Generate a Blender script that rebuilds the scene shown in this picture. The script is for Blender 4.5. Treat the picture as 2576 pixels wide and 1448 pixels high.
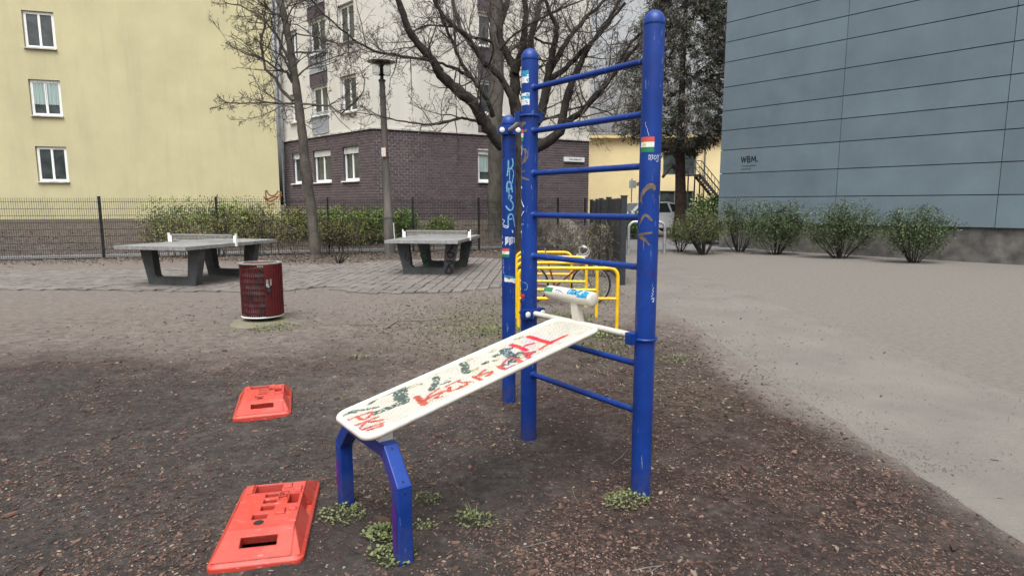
import bpy, math, random
from mathutils import Vector, Matrix, noise

# ------------------------------------------------------------------ camera, sky, sun, exposure
sc = bpy.context.scene
for o in list(bpy.data.objects): bpy.data.objects.remove(o)
COL = sc.collection
F, CX, CY, H = 1540.0, 1288.0, 724.0, 1.6          # focal length and centre in picture units (2576 wide), eye height
PITCH = math.atan(209.0/1540.0)
cam_d = bpy.data.cameras.new('camera'); cam = bpy.data.objects.new('camera', cam_d); COL.objects.link(cam)
cam_d.sensor_width = 36.0; cam_d.lens = 36.0*F/2576.0; cam_d.clip_start = 0.05; cam_d.clip_end = 2000
cam.location = (0, 0, H); cam.rotation_euler = (math.radians(90)-PITCH, 0, 0)
sc.camera = cam

SUN_EL, SUN_AZ = math.radians(64), math.radians(185)   # azimuth clockwise from +Y
w = bpy.data.worlds.new('World'); sc.world = w; w.use_nodes = True
nt = w.node_tree; nt.nodes.clear()
sky = nt.nodes.new('ShaderNodeTexSky'); sky.sky_type = 'NISHITA'; sky.sun_disc = False
sky.sun_elevation = SUN_EL; sky.sun_rotation = SUN_AZ; sky.air_density = 1.2; sky.dust_density = 10.0; sky.ozone_density = 1.0
hs = nt.nodes.new('ShaderNodeHueSaturation'); hs.inputs['Saturation'].default_value = 0.12
bg = nt.nodes.new('ShaderNodeBackground'); bg.inputs['Strength'].default_value = 0.15
wo = nt.nodes.new('ShaderNodeOutputWorld')
nt.links.new(sky.outputs[0], hs.inputs['Color']); nt.links.new(hs.outputs[0], bg.inputs['Color']); nt.links.new(bg.outputs[0], wo.inputs[0])
sd = bpy.data.lights.new('sun', 'SUN'); sd.energy = 0.6; sd.angle = math.radians(40); sd.color = (1, 0.97, 0.93)
so = bpy.data.objects.new('sun', sd); COL.objects.link(so)
sdir = Vector((math.sin(SUN_AZ)*math.cos(SUN_EL), math.cos(SUN_AZ)*math.cos(SUN_EL), math.sin(SUN_EL)))
so.rotation_euler = sdir.to_track_quat('Z', 'Y').to_euler(); so.location = (0, 0, 30)
sc.view_settings.view_transform = 'Standard'; sc.view_settings.look = 'None'
sc.view_settings.exposure = 0.68; sc.view_settings.gamma = 1.0; sc.view_settings.use_curve_mapping = False
sc.render.engine = 'CYCLES'
try: sc.cycles.use_denoising = True
except Exception: pass
sc.cycles.max_bounces = 6; sc.cycles.transparent_max_bounces = 12
sc.cycles.caustics_reflective = False; sc.cycles.caustics_refractive = False

# ------------------------------------------------------------------ where a sight line meets the place
CP, SP = math.cos(PITCH), math.sin(PITCH)
EYE = Vector((0, 0, H))
def ray(x, y):
    u = (x-CX)/F; v = (y-CY)/F; f = CP-v*SP
    return Vector((u/f, 1.0, (-SP-v*CP)/f))
def at(x, y, Y): return EYE+ray(x, y)*Y
def gnd(x, y, z=0.0):
    r = ray(x, y); return EYE+r*((z-H)/r.z)
V = Vector
R = random.Random

# ------------------------------------------------------------------ mesh collecting
class MB:
    def __init__(s): s.v = []; s.f = []; s.m = []
    def add(s, vs, fs, m=0):
        b = len(s.v); s.v.extend([tuple(x) for x in vs])
        for f in fs: s.f.append(tuple(b+i for i in f)); s.m.append(m)
    def quad(s, a, b, c, d, m=0): s.add((a, b, c, d), ((0, 1, 2, 3),), m)
    def hexa(s, p, m=0):   # p: 4 bottom ccw, 4 top ccw
        s.add(p, ((3, 2, 1, 0), (4, 5, 6, 7), (0, 1, 5, 4), (1, 2, 6, 5), (2, 3, 7, 6), (3, 0, 4, 7)), m)
    def box(s, c, sz, ax=None, m=0):
        c = V(c); hx, hy, hz = sz[0]/2, sz[1]/2, sz[2]/2
        if ax is None: ax = (V((1, 0, 0)), V((0, 1, 0)), V((0, 0, 1)))
        X, Y, Z = ax[0]*hx, ax[1]*hy, ax[2]*hz
        s.hexa([c-X-Y-Z, c+X-Y-Z, c+X+Y-Z, c-X+Y-Z, c-X-Y+Z, c+X-Y+Z, c+X+Y+Z, c-X+Y+Z], m)
    def prism(s, poly, n, m=0):   # polygon extruded by vector n
        k = len(poly); b = [V(p) for p in poly]; t = [p+n for p in b]
        s.add(b+t, [tuple(range(k-1, -1, -1)), tuple(range(k, 2*k))]+[(i, (i+1) % k, k+(i+1) % k, k+i) for i in range(k)], m)
    def tube(s, pts, rad, n=8, cap=True, m=0):
        pts = [V(p) for p in pts]; k = len(pts)
        if not hasattr(rad, '__len__'): rad = [rad]*k
        up = V((0.13, 0.31, 0.94)); vs = []; s.knob = getattr(s, 'knob', 0.0)
        for i in range(k):
            d = (pts[min(i+1, k-1)]-pts[max(i-1, 0)])
            if d.length < 1e-9: d = V((0, 0, 1))
            d.normalize()
            if i == 0:
                a = d.cross(up) if abs(d.dot(up)) < .95 else d.cross(V((1, 0, 0)))
            else:
                a = a-d*a.dot(d)
                if a.length < 1e-6: a = d.cross(V((1, 0, 0)))
            a.normalize(); b = d.cross(a)
            for j in range(n):
                t = 2*math.pi*j/n; kn = 1.0 if not s.knob else 1+s.knob*noise.noise((pts[i]+(a*math.cos(t)+b*math.sin(t))*rad[i])*(.9/max(rad[i], .02)))
                vs.append(pts[i]+(a*math.cos(t)+b*math.sin(t))*(rad[i]*kn))
        fs = []
        for i in range(k-1):
            for j in range(n):
                j2 = (j+1) % n; fs.append((i*n+j, i*n+j2, (i+1)*n+j2, (i+1)*n+j))
        if cap: fs.append(tuple(range(n-1, -1, -1))); fs.append(tuple((k-1)*n+j for j in range(n)))
        s.add(vs, fs, m)
    def lathe(s, prof, c, n=24, ax=None, m=0):   # prof: (r, h)
        c = V(c)
        if ax is None: ax = (V((1, 0, 0)), V((0, 1, 0)), V((0, 0, 1)))
        vs = []
        for r, h in prof:
            for j in range(n):
                t = 2*math.pi*j/n; vs.append(c+ax[0]*(r*math.cos(t))+ax[1]*(r*math.sin(t))+ax[2]*h)
        fs = [(i*n+j, i*n+(j+1) % n, (i+1)*n+(j+1) % n, (i+1)*n+j) for i in range(len(prof)-1) for j in range(n)]
        fs.append(tuple(range(n-1, -1, -1))); fs.append(tuple((len(prof)-1)*n+j for j in range(n)))
        s.add(vs, fs, m)
    def sheet(s, O, U, W, N, us, ws, holes, depth, m=0, mr=None):
        """a flat sheet O+u*U+w*W with rectangular holes whose sides go back by depth along -N"""
        mr = m if mr is None else mr
        xs = sorted(set([0, us]+[x for h in holes for x in (h[0], h[2])])); ys = sorted(set([0, ws]+[y for h in holes for y in (h[1], h[3])]))
        P = lambda x, y, d=0.0: O+U*x+W*y-N*d
        for i in range(len(xs)-1):
            for j in range(len(ys)-1):
                cx, cy = (xs[i]+xs[i+1])/2, (ys[j]+ys[j+1])/2
                if any(h[0] < cx < h[2] and h[1] < cy < h[3] for h in holes): continue
                s.quad(P(xs[i], ys[j]), P(xs[i+1], ys[j]), P(xs[i+1], ys[j+1]), P(xs[i], ys[j+1]), m)
        for (a, b, c, d) in holes:
            for (p, q) in (((a, b), (c, b)), ((c, b), (c, d)), ((c, d), (a, d)), ((a, d), (a, b))):
                s.quad(P(*p), P(*q), P(q[0], q[1], depth), P(p[0], p[1], depth), mr)

ORG = {}
def mesh_obj(name, mb, mats, org=V((0, 0, 0)), smooth=False, auto=None):
    me = bpy.data.meshes.new(name)
    me.from_pydata([(x-org.x, y-org.y, z-org.z) for x, y, z in mb.v], [], mb.f)
    if not isinstance(mats, (list, tuple)): mats = [mats]
    for m in mats: me.materials.append(m)
    if len(mats) > 1: me.polygons.foreach_set('material_index', mb.m)
    if smooth: me.polygons.foreach_set('use_smooth', [True]*len(me.polygons))
    me.update()
    o = bpy.data.objects.new(name, me); COL.objects.link(o)
    if smooth and auto is not None:
        try: me.set_sharp_from_angle(angle=math.radians(auto))
        except Exception: pass
    return o
def part(name, mb, mats, parent, smooth=False, auto=40, label=None, kind=None):
    o = mesh_obj(name, mb, mats, ORG[parent], smooth, auto)
    o.parent = parent; ORG[o] = ORG[parent]
    if label: o['label'] = label
    if kind: o['kind'] = kind
    return o
def tag(o, label, cat, group=None):
    o['label'] = label; o['category'] = cat
    if group: o['group'] = group
    return o
def thing(name, loc, label, cat, group=None):
    o = bpy.data.objects.new(name, None); o.empty_display_size = .1; COL.objects.link(o); o.location = V(loc); ORG[o] = V(loc)
    return tag(o, label, cat, group)
def solo(name, mb, mats, loc, label, cat, group=None, smooth=False, auto=40):
    o = mesh_obj(name, mb, mats, V(loc), smooth, auto); o.location = V(loc); ORG[o] = V(loc)
    return tag(o, label, cat, group)
def struct(name, mb, mats, smooth=False):
    o = mesh_obj(name, mb, mats, V((0, 0, 0)), smooth); o['kind'] = 'structure'; ORG[o] = V((0, 0, 0)); return o
def stuff(name, mb, mats, label, cat):
    o = mesh_obj(name, mb, mats); o['kind'] = 'stuff'; o['label'] = label; o['category'] = cat; return o
def copy_tree(o, parent=None):
    c = o.copy(); COL.objects.link(c); c.parent = parent
    for ch in o.children: copy_tree(ch, c)
    return c

# ------------------------------------------------------------------ materials
def mat(name, col, rough=.6, spec=.5, metal=0.0, var=.15, scale=6.0, bump=0.0, bscale=40.0, coat=0.0, col2=None, island=0.0, objr=0.0, bias=1.0, streak=None, bevel=0.0, detail=4.0, trans=0.0):
    m = bpy.data.materials.new(name); m.use_nodes = True; n = m.node_tree.nodes; L = m.node_tree.links
    b = n['Principled BSDF']; b.inputs['Roughness'].default_value = rough; b.inputs['Metallic'].default_value = metal
    b.inputs['Specular IOR Level'].default_value = spec; b.inputs['Coat Weight'].default_value = coat; b.inputs['Coat Roughness'].default_value = .15
    tc = n.new('ShaderNodeTexCoord')
    mp = n.new('ShaderNodeMapping'); L.new(tc.outputs['Object'], mp.inputs[0])
    if streak: mp.inputs['Scale'].default_value = streak
    nz = n.new('ShaderNodeTexNoise'); nz.inputs['Scale'].default_value = scale; nz.inputs['Detail'].default_value = detail; nz.inputs['Roughness'].default_value = .6
    L.new(mp.outputs[0], nz.inputs['Vector'])
    c2 = col2 if col2 else tuple(c*(1-var*2) for c in col)
    c1 = col if col2 else tuple(min(1, c*(1+var)) for c in col)
    fac = nz.outputs['Fac']
    mr = n.new('ShaderNodeMapRange'); mr.inputs[1].default_value = .3; mr.inputs[2].default_value = .7; L.new(fac, mr.inputs[0]); fac = mr.outputs[0]
    if island or objr:
        s = None
        if island:
            g = n.new('ShaderNodeNewGeometry'); s = g.outputs['Random Per Island']; k = island
        if objr:
            oi = n.new('ShaderNodeObjectInfo')
            if s is None: s = oi.outputs['Random']; k = objr
            else:
                ad = n.new('ShaderNodeMath'); ad.operation = 'ADD'; L.new(s, ad.inputs[0]); L.new(oi.outputs['Random'], ad.inputs[1])
                fr = n.new('ShaderNodeMath'); fr.operation = 'FRACT'; L.new(ad.outputs[0], fr.inputs[0]); s = fr.outputs[0]; k = island
        if bias != 1.0:
            pw = n.new('ShaderNodeMath'); pw.operation = 'POWER'; pw.inputs[1].default_value = bias; L.new(s, pw.inputs[0]); s = pw.outputs[0]
        mx0 = n.new('ShaderNodeMix'); mx0.inputs[0].default_value = k; L.new(fac, mx0.inputs[2]); L.new(s, mx0.inputs[3]); fac = mx0.outputs[0]
    mx = n.new('ShaderNodeMix'); mx.data_type = 'RGBA'
    mx.inputs[6].default_value = (*c1, 1); mx.inputs[7].default_value = (*c2, 1); L.new(fac, mx.inputs[0]); L.new(mx.outputs[2], b.inputs['Base Color'])
    nrm = None
    if bevel:
        bv = n.new('ShaderNodeBevel'); bv.samples = 4; bv.inputs['Radius'].default_value = bevel; nrm = bv.outputs[0]
    if bump:
        nb = n.new('ShaderNodeTexNoise'); nb.inputs['Scale'].default_value = bscale; nb.inputs['Detail'].default_value = 5; L.new(mp.outputs[0], nb.inputs['Vector'])
        bp = n.new('ShaderNodeBump'); bp.inputs['Strength'].default_value = bump; bp.inputs['Distance'].default_value = .02; L.new(nb.outputs['Fac'], bp.inputs['Height'])
        if nrm: L.new(nrm, bp.inputs['Normal'])
        nrm = bp.outputs[0]
    if nrm: L.new(nrm, b.inputs['Normal'])
    if trans: b.inputs['Transmission Weight'].default_value = trans
    return m
M = {}
M['plaster'] = mat('plaster', (.575, .555, .50), .9, .2, var=.06, scale=.9, bump=.15, bscale=60, streak=(1, 1, .2), detail=8)
M['plaster_side'] = M['plaster']
M['mortar'] = mat('mortar', (.52, .48, .48), .95, .2, var=.12, scale=3)
M['brick'] = mat('brick_purple', (.115, .086, .093), .75, .4, col2=(.058, .044, .049), island=.6, objr=1, scale=2.0)
M['spandrel'] = mat('spandrel_brick', (.085, .066, .078), .8, .3, var=.15, scale=8)
M['ledge'] = mat('ledge', (.52, .50, .46), .9, .2, var=.25, scale=3)
M['frame'] = mat('window_frame_white', (.82, .82, .80), .45, .5, var=.04)
M['bars'] = mat('balcony_bars', (.42, .45, .47), .5, .4, var=.08)
M['glass'] = mat('window_glass', (.075, .09, .092), .05, .8, col2=(.012, .018, .02), scale=1.6)
M['shutter'] = mat('shutter', (.62, .62, .60), .6, .4, var=.06)
M['net'] = mat('net_metal', (.27, .265, .25), .6, .4, var=.08)
M['curtain'] = mat('curtain', (.33, .42, .40), .9, .2, var=.2, scale=9, streak=(4, 4, .1))
M['rail'] = mat('balcony_rail', (.17, .19, .205), .5, .5, var=.1)
M['zinc'] = mat('zinc', (.11, .12, .125), .6, .4, metal=.0, var=.15)
M['yellow_wall'] = mat('pale_yellow_plaster', (.50, .462, .285), .9, .2, var=.05, scale=.6, bump=.12, bscale=70)
M['far_yellow'] = mat('warm_yellow_plaster', (.74, .61, .35), .9, .2, var=.06, scale=.5)
M['roof_grey'] = mat('roof_edge', (.45, .45, .46), .8, .3, var=.2)
M['cladding'] = mat('blue_grey_panel', (.130, .174, .205), .6, .3, var=.11, scale=.8, objr=.35, bump=.03, bscale=150)
M['joint'] = mat('panel_joint', (.05, .068, .082), .9, .2)
M['concrete'] = mat('concrete', (.125, .12, .113), .9, .2, var=.25, scale=3, bump=.3, bscale=60)
M['lamp_post'] = mat('lamp_concrete', (.135, .125, .112), .85, .3, var=.25, scale=4, streak=(1, 1, .2), bump=.2, bscale=80)
M['lamp_cap'] = mat('lamp_cap', (.80, .79, .77), .7, .3, var=.2, scale=5)
M['black'] = mat('black_metal', (.025, .026, .028), .5, .4, var=.2)
M['fence'] = mat('anthracite_steel', (.022, .027, .033), .5, .4, var=.2)
M['fence_panel'] = mat('anthracite_strip', (.045, .05, .054), .35, .5, var=.3, scale=3)
M['bark_dark'] = mat('bark_dark', (.060, .052, .045), .95, .2, col2=(.015, .013, .0115), scale=7, bump=1.0, bscale=22, streak=(1, 1, .5), detail=8)
M['bark_grey'] = mat('bark_grey', (.125, .112, .095), .95, .2, col2=(.05, .045, .039), scale=5, bump=1.0, bscale=20, streak=(1, 1, .5), detail=8)
M['bark_red'] = mat('bark_red', (.085, .058, .048), .95, .2, col2=(.04, .028, .024), scale=6, bump=.8, bscale=25)
M['twig'] = mat('twig', (.085, .074, .066), .9, .2, var=.25, island=.5)
M['twig_light'] = mat('twig_light', (.15, .135, .118), .9, .2, var=.3, island=.6)
M['leaf_fresh'] = mat('leaf_fresh', (.21, .29, .06), .6, .3, col2=(.08, .145, .03), island=.8, scale=1.5, trans=0)
M['leaf_olive'] = mat('leaf_olive', (.26, .24, .075), .7, .3, col2=(.11, .108, .04), island=.8, scale=1.5)
M['leaf_grey'] = mat('leaf_grey_green', (.10, .125, .05), .65, .3, col2=(.04, .06, .026), island=.8, scale=1.2)
M['leaf_dark'] = mat('leaf_glossy', (.055, .115, .03), .35, .5, col2=(.02, .05, .014), island=.8, scale=1.2)
M['needle'] = mat('needle', (.082, .10, .064), .8, .3, col2=(.038, .05, .034), island=.8, scale=.7)
M['needle_dead'] = mat('needle_dead', (.17, .155, .132), .9, .2, col2=(.09, .082, .069), island=.8, scale=.7)
M['weed'] = mat('weed_leaf', (.18, .21, .085), .6, .3, col2=(.075, .095, .038), island=.8, scale=3)
M['grass'] = mat('thin_grass', (.15, .155, .075), .7, .3, col2=(.075, .085, .04), island=.8, scale=3)
M['litter'] = mat('leaf_litter', (.20, .165, .125), .85, .2, col2=(.06, .045, .036), island=.9, scale=3)
M['chip'] = mat('bark_chip', (.175, .103, .08), .85, .3, col2=(.026, .018, .0155), island=.92, scale=3, bias=.6)
M['grit'] = mat('grit', (.20, .175, .15), .9, .2, col2=(.085, .074, .064), island=.9, scale=3)
M['chip_pale'] = mat('pale_chip', (.30, .24, .185), .8, .3, col2=(.13, .10, .078), island=.9, scale=3)
M['blue'] = mat('blue_paint', (.0055, .034, .205), .40, .32, var=.12, scale=5, coat=.0)
M['white'] = mat('cream_white_paint', (.60, .578, .505), .45, .45, var=.05, scale=6, coat=.1)
M['red_spray'] = mat('red_spray', (.52, .085, .055), .6, .3, var=.25, scale=40)
M['red_marker'] = mat('red_marker', (.66, .03, .03), .5, .4, var=.12, scale=40)
M['green_spray'] = mat('green_spray', (.065, .115, .098), .6, .3, var=.4, scale=40)
M['olive_spray'] = mat('olive_spray', (.34, .32, .12), .6, .3, var=.3, scale=40)
M['brown_spray'] = mat('brown_spray', (.16, .12, .085), .45, .4, var=.25, scale=25)
M['white_marker'] = mat('white_marker', (.58, .63, .68), .6, .3, var=.1)
M['cyan_marker'] = mat('cyan_marker', (.17, .42, .58), .6, .3, var=.25, scale=60)
M['stk_white'] = mat('sticker_white', (.72, .73, .72), .45, .4, var=.1, scale=60)
M['stk_blue'] = mat('sticker_blue', (.03, .30, .52), .45, .4, var=.35, scale=90)
M['stk_red'] = mat('sticker_red', (.52, .09, .05), .45, .4, var=.06)
M['stk_green'] = mat('sticker_green', (.02, .20, .08), .45, .4, var=.06)
M['stk_sun'] = mat('sticker_sun', (.70, .60, .17), .45, .4, var=.06)
M['purple'] = mat('purple_spray', (.07, .02, .22), .5, .4, var=.3, scale=6)
M['cap_white'] = mat('bolt_cap', (.66, .68, .64), .5, .5, var=.05)
M['galv'] = mat('galvanised', (.40, .41, .41), .42, .5, metal=.6, var=.2, scale=15)
M['yellow'] = mat('yellow_paint', (.74, .46, .008), .38, .5, var=.1, scale=10, coat=.1)
M['red_plastic'] = mat('red_plastic', (.45, .046, .030), .45, .45, var=.08, scale=5, bump=.04, bscale=200, bevel=.012)
M['bin_red'] = mat('bin_red', (.085, .006, .009), .45, .5, var=.2, scale=10)
M['steel'] = mat('bright_steel', (.55, .55, .54), .3, .5, metal=.8, var=.15, scale=20)
M['liner'] = mat('bin_liner', (.14, .14, .145), .6, .4, var=.5, scale=6)
M['moss'] = mat('mossy_concrete', (.17, .155, .125), .95, .2, col2=(.13, .125, .07), scale=5, bump=.4)
M['table_top'] = mat('table_top_stone', (.215, .218, .218), .65, .35, var=.2, scale=3, bump=.1, bscale=150)
M['table_leg'] = mat('table_leg_stone', (.072, .076, .079), .7, .4, var=.3, scale=3, bump=.2, bscale=80)
M['paver'] = mat('paver', (.185, .168, .154), .9, .25, col2=(.11, .10, .093), island=.6, objr=1, scale=2.5, bump=.3, bscale=70)
M['joint_sand'] = mat('joint_sand', (.085, .076, .066), .95, .2, var=.25, scale=5)
M['road'] = mat('asphalt', (.155, .155, .158), .9, .25, var=.12, scale=1.5, bump=.3, bscale=120)
M['path'] = mat('path_gravel', (.165, .154, .140), .95, .2, var=.09, scale=1.2, bump=.5, bscale=90, detail=10)
M['kerb'] = mat('kerb_stone', (.22, .215, .205), .9, .2, var=.2)
M['tyre'] = mat('tyre', (.018, .018, .018), .7, .3)
M['bike_red'] = mat('bike_red', (.16, .02, .022), .4, .5, var=.2)
M['car_white'] = mat('car_white', (.75, .77, .78), .2, .5, var=.02, coat=.6)
M['car_grey'] = mat('car_grey', (.25, .27, .28), .25, .5, var=.02, coat=.6)
M['car_glass'] = mat('car_glass', (.03, .04, .045), .06, .7, var=.1)
M['sign_white'] = mat('sign_white', (.66, .68, .69), .5, .4, var=.05)
M['ink'] = mat('ink', (.02, .02, .024), .7, .3)
M['ink_grey'] = mat('ink_grey', (.075, .105, .13), .7, .3)
M['stain'] = mat('graffiti_brown', (.26, .12, .06), .8, .2, var=.2)
M['interior'] = mat('dark_interior', (.03, .03, .03), .9, .1)
gl = bpy.data.materials.new('clear_glass'); gl.use_nodes = True
_b = gl.node_tree.nodes['Principled BSDF']; _b.inputs['Base Color'].default_value = (.85, .88, .88, 1); _b.inputs['Roughness'].default_value = .22
_b.inputs['Transmission Weight'].default_value = 1.0; _b.inputs['IOR'].default_value = 1.12; M['clear'] = gl

def overlay(m, col, scale, lo, hi, amount=1.0, stretch=None, detail=5.0, rough=.6, zlow=None, rgh=None):
    '''wear, scuffs, dirt or streaks with a shape of their own, mixed over a paint'''
    n = m.node_tree.nodes; L = m.node_tree.links; b = n['Principled BSDF']; src = b.inputs['Base Color'].links[0].from_socket
    tc = n.new('ShaderNodeTexCoord'); mp = n.new('ShaderNodeMapping'); L.new(tc.outputs['Object'], mp.inputs[0])
    if stretch: mp.inputs['Scale'].default_value = stretch
    nz = n.new('ShaderNodeTexNoise'); nz.inputs['Scale'].default_value = scale; nz.inputs['Detail'].default_value = detail; nz.inputs['Roughness'].default_value = rough; L.new(mp.outputs[0], nz.inputs['Vector'])
    mr = n.new('ShaderNodeMapRange'); mr.inputs[1].default_value = lo; mr.inputs[2].default_value = hi; mr.inputs[4].default_value = amount; L.new(nz.outputs['Fac'], mr.inputs[0]); f = mr.outputs[0]
    if zlow:
        sx = n.new('ShaderNodeSeparateXYZ'); L.new(tc.outputs['Object'], sx.inputs[0]); m2 = n.new('ShaderNodeMapRange'); m2.inputs[1].default_value = zlow[1]; m2.inputs[2].default_value = zlow[0]; L.new(sx.outputs[2], m2.inputs[0])
        mu = n.new('ShaderNodeMath'); mu.operation = 'MULTIPLY'; L.new(f, mu.inputs[0]); L.new(m2.outputs[0], mu.inputs[1]); f = mu.outputs[0]
    mx = n.new('ShaderNodeMix'); mx.data_type = 'RGBA'; L.new(f, mx.inputs[0]); L.new(src, mx.inputs[6]); mx.inputs[7].default_value = (*col, 1); L.new(mx.outputs[2], b.inputs['Base Color'])
    return m
overlay(M['blue'], (.018, .058, .29), 3.0, .50, .75, .5)                                   # faded patches
overlay(M['blue'], (.16, .21, .38), 70, .66, .70, .7, (1, 1, .12), 3)                        # fine scratches
overlay(M['blue'], (.05, .045, .05), 26, .67, .70, .8, None, 4)                              # chipped spots
overlay(M['blue'], (.075, .06, .052), 16, .38, .66, .75, None, 6, .7, (.0, .22))             # soil splashed up from the ground
overlay(M['white'], (.34, .31, .25), 9, .48, .78, .6, None, 7, .7)
overlay(M['white'], (.20, .18, .15), 60, .68, .72, .7)
overlay(M['red_plastic'], (.50, .11, .092), 4, .45, .75, .6, None, 6, .7)
overlay(M['red_plastic'], (.16, .09, .075), 22, .60, .78, .7, None, 7, .75)
overlay(M['red_plastic'], (.66, .30, .26), 80, .66, .70, .6, (.15, 1, 1), 3)
overlay(M['yellow'], (.20, .13, .03), 40, .64, .70, .7)
overlay(M['yellow'], (.62, .55, .36), 24, .66, .72, .6)
overlay(M['yellow_wall'], (.36, .335, .23), 1.6, .52, .80, .55, (1, 1, .12), 8, .65)
overlay(M['plaster'], (.40, .385, .35), 1.4, .52, .82, .55, (1, 1, .12), 8, .65)
overlay(M['cladding'], (.085, .125, .155), 1.2, .52, .85, .5, (1, 1, .15), 8, .65)
overlay(M['bin_red'], (.20, .06, .05), 50, .64, .70, .6)
overlay(M['path'], (.11, .10, .088), 60, .56, .66, .6, None, 6, .7)
overlay(M['path'], (.25, .235, .215), 90, .62, .68, .6, None, 4, .7)
overlay(M['table_leg'], (.11, .115, .118), 6, .55, .8, .5, None, 7, .7)
overlay(M['table_top'], (.14, .14, .138), 7, .5, .75, .6, None, 7, .7)
# ground material: zone attributes say what lies there (mulch, compact soil, green film), noise breaks it up
def ground_mat():
    m = bpy.data.materials.new('soil'); m.use_nodes = True; n = m.node_tree.nodes; L = m.node_tree.links
    b = n['Principled BSDF']; b.inputs['Roughness'].default_value = .95; b.inputs['Specular IOR Level'].default_value = .2
    tc = n.new('ShaderNodeTexCoord')
    def nz(s, d=5, r=.6):
        x = n.new('ShaderNodeTexNoise'); x.inputs['Scale'].default_value = s; x.inputs['Detail'].default_value = d; x.inputs['Roughness'].default_value = r
        L.new(tc.outputs['Object'], x.inputs['Vector']); return x.outputs['Fac']
    def ramp(f, stops):
        r = n.new('ShaderNodeValToRGB'); L.new(f, r.inputs[0]); e = r.color_ramp.elements
        e[0].position, e[0].color = stops[0][0], (*stops[0][1], 1); e[1].position, e[1].color = stops[-1][0], (*stops[-1][1], 1)
        for p, c in stops[1:-1]: k = e.new(p); k.color = (*c, 1)
        return r.outputs[0]
    def mix(f, a, c):
        x = n.new('ShaderNodeMix'); x.data_type = 'RGBA'; L.new(f, x.inputs[0]); L.new(a, x.inputs[6]); L.new(c, x.inputs[7]); return x.outputs[2]
    def attr(a): x = n.new('ShaderNodeAttribute'); x.attribute_name = a; return x.outputs['Fac']
    def math_(op, a, c):
        x = n.new('ShaderNodeMath'); x.operation = op
        for i, q in enumerate((a, c)):
            if isinstance(q, float): x.inputs[i].default_value = q
            else: L.new(q, x.inputs[i])
        return x.outputs[0]
    mulch = ramp(nz(26, 8, .7), [(.3, (.011, .0078, .007)), (.5, (.034, .0235, .021)), (.68, (.086, .059, .051))])
    comp = ramp(nz(9, 8, .65), [(.3, (.092, .076, .068)), (.5, (.148, .126, .112)), (.75, (.21, .183, .163))])
    dark = ramp(nz(18, 8, .7), [(.32, (.018, .016, .0155)), (.68, (.066, .058, .054))])
    moss = ramp(nz(30, 6), [(.35, (.075, .065, .045)), (.7, (.14, .145, .065))])
    f1 = math_('ADD', attr('compact'), math_('MULTIPLY', math_('SUBTRACT', nz(3.5, 6, .65), .5), 1.3)); f1 = math_('SMOOTH_MIN', f1, 1.0)
    f2 = math_('ADD', attr('dark'), math_('MULTIPLY', math_('SUBTRACT', nz(5, 6, .65), .5), 1.2))
    f3 = math_('MULTIPLY', attr('moss'), ramp(nz(14, 5, .7), [(.45, (0, 0, 0)), (.6, (1, 1, 1))]))
    for q in (f1, f2): q.node.use_clamp = True
    c = mix(f2, mulch, dark); c = mix(f1, c, comp); c = mix(attr('pale'), c, ramp(nz(14, 9, .7), [(.3, (.128, .117, .106)), (.7, (.198, .183, .166))])); c = mix(f3, c, moss)
    L.new(c, b.inputs['Base Color'])
    bp = n.new('ShaderNodeBump'); bp.inputs['Strength'].default_value = .7; bp.inputs['Distance'].default_value = .03; L.new(nz(45, 8, .7), bp.inputs['Height']); L.new(bp.outputs[0], b.inputs['Normal'])
    return m
M['soil'] = ground_mat()

# ================================================================== THE SETTING
# fence line and terrain behind it
FA, FB = V((-20, 15.82, 0)), V((2.75, 22.95, 0))          # the wire fence runs on this line
FD = (FB-FA).normalized(); FN = V((-FD.y, FD.x, 0))        # FN points away from the eye
def sm(a, b, x):
    t = max(0, min(1, (x-a)/(b-a))); return t*t*(3-2*t)
LITTER_Y = 17.0
ANCH = ((.716, 3.19), (.113, 3.99), (-.026, 4.8), (-.52, 2.58), (-.9, 3.12))
def ground_z(x, y):
    z = 0.0
    d = (V((x, y, 0))-FA).dot(FN)
    if d > 0: z += .95*sm(1.6, 6.0, d)*(1-sm(2.6, 3.9, x))
    near = 1-sm(9.5, 11, y)
    if y < 11.2 and abs(x) < 14:
        z += near*(.034*noise.noise(V((x*.8, y*.8, 0)))+.022*noise.noise(V((x*2.6, y*2.6, 3)))+.009*noise.noise(V((x*8, y*8, 7))))*(1-sm(1.9, 2.6, x))
        # worn hollow between bench and ladder; the soil is level with the datum at the posts and legs, with low heaps
        k = 0.0
        for px, py in ANCH: k = max(k, math.exp(-(((x-px)/.3)**2+((y-py)/.3)**2)))
        z = z*(1-k)-.05*math.exp(-(((x+.05)/.55)**2+((y-3.05)/.35)**2))*(1-k)
        for px, py in ANCH: z += .010*math.exp(-(((x-px)/.15)**2+((y-py)/.15)**2))
    elif y < 21: z += .025*noise.noise(V((x*.9, y*.9, 5)))*sm(17.2, 18.2, y)*(1-sm(1.5, 2.4, x))
    return z
def lin(a, b, s):
    n = max(1, int(round((b-a)/s))); return [a+(b-a)*i/n for i in range(n)]
xs = [-600, -200, -80, -40]+lin(-26, -14, 1)+lin(-14, -4, .4)+lin(-4, 3.2, .05)+lin(3.2, 14, .5)+lin(14, 40, 2.6)+[40, 80, 200, 600]
ys = [-300, -80, -20, -6]+lin(-2, 1.4, .5)+lin(1.4, 6, .045)+lin(6, 11.5, .1)+lin(11.5, 32, .33)+lin(32, 60, 2.8)+[60, 120, 400, 900]
mb = MB(); nx = len(xs)
zone = []
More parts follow.
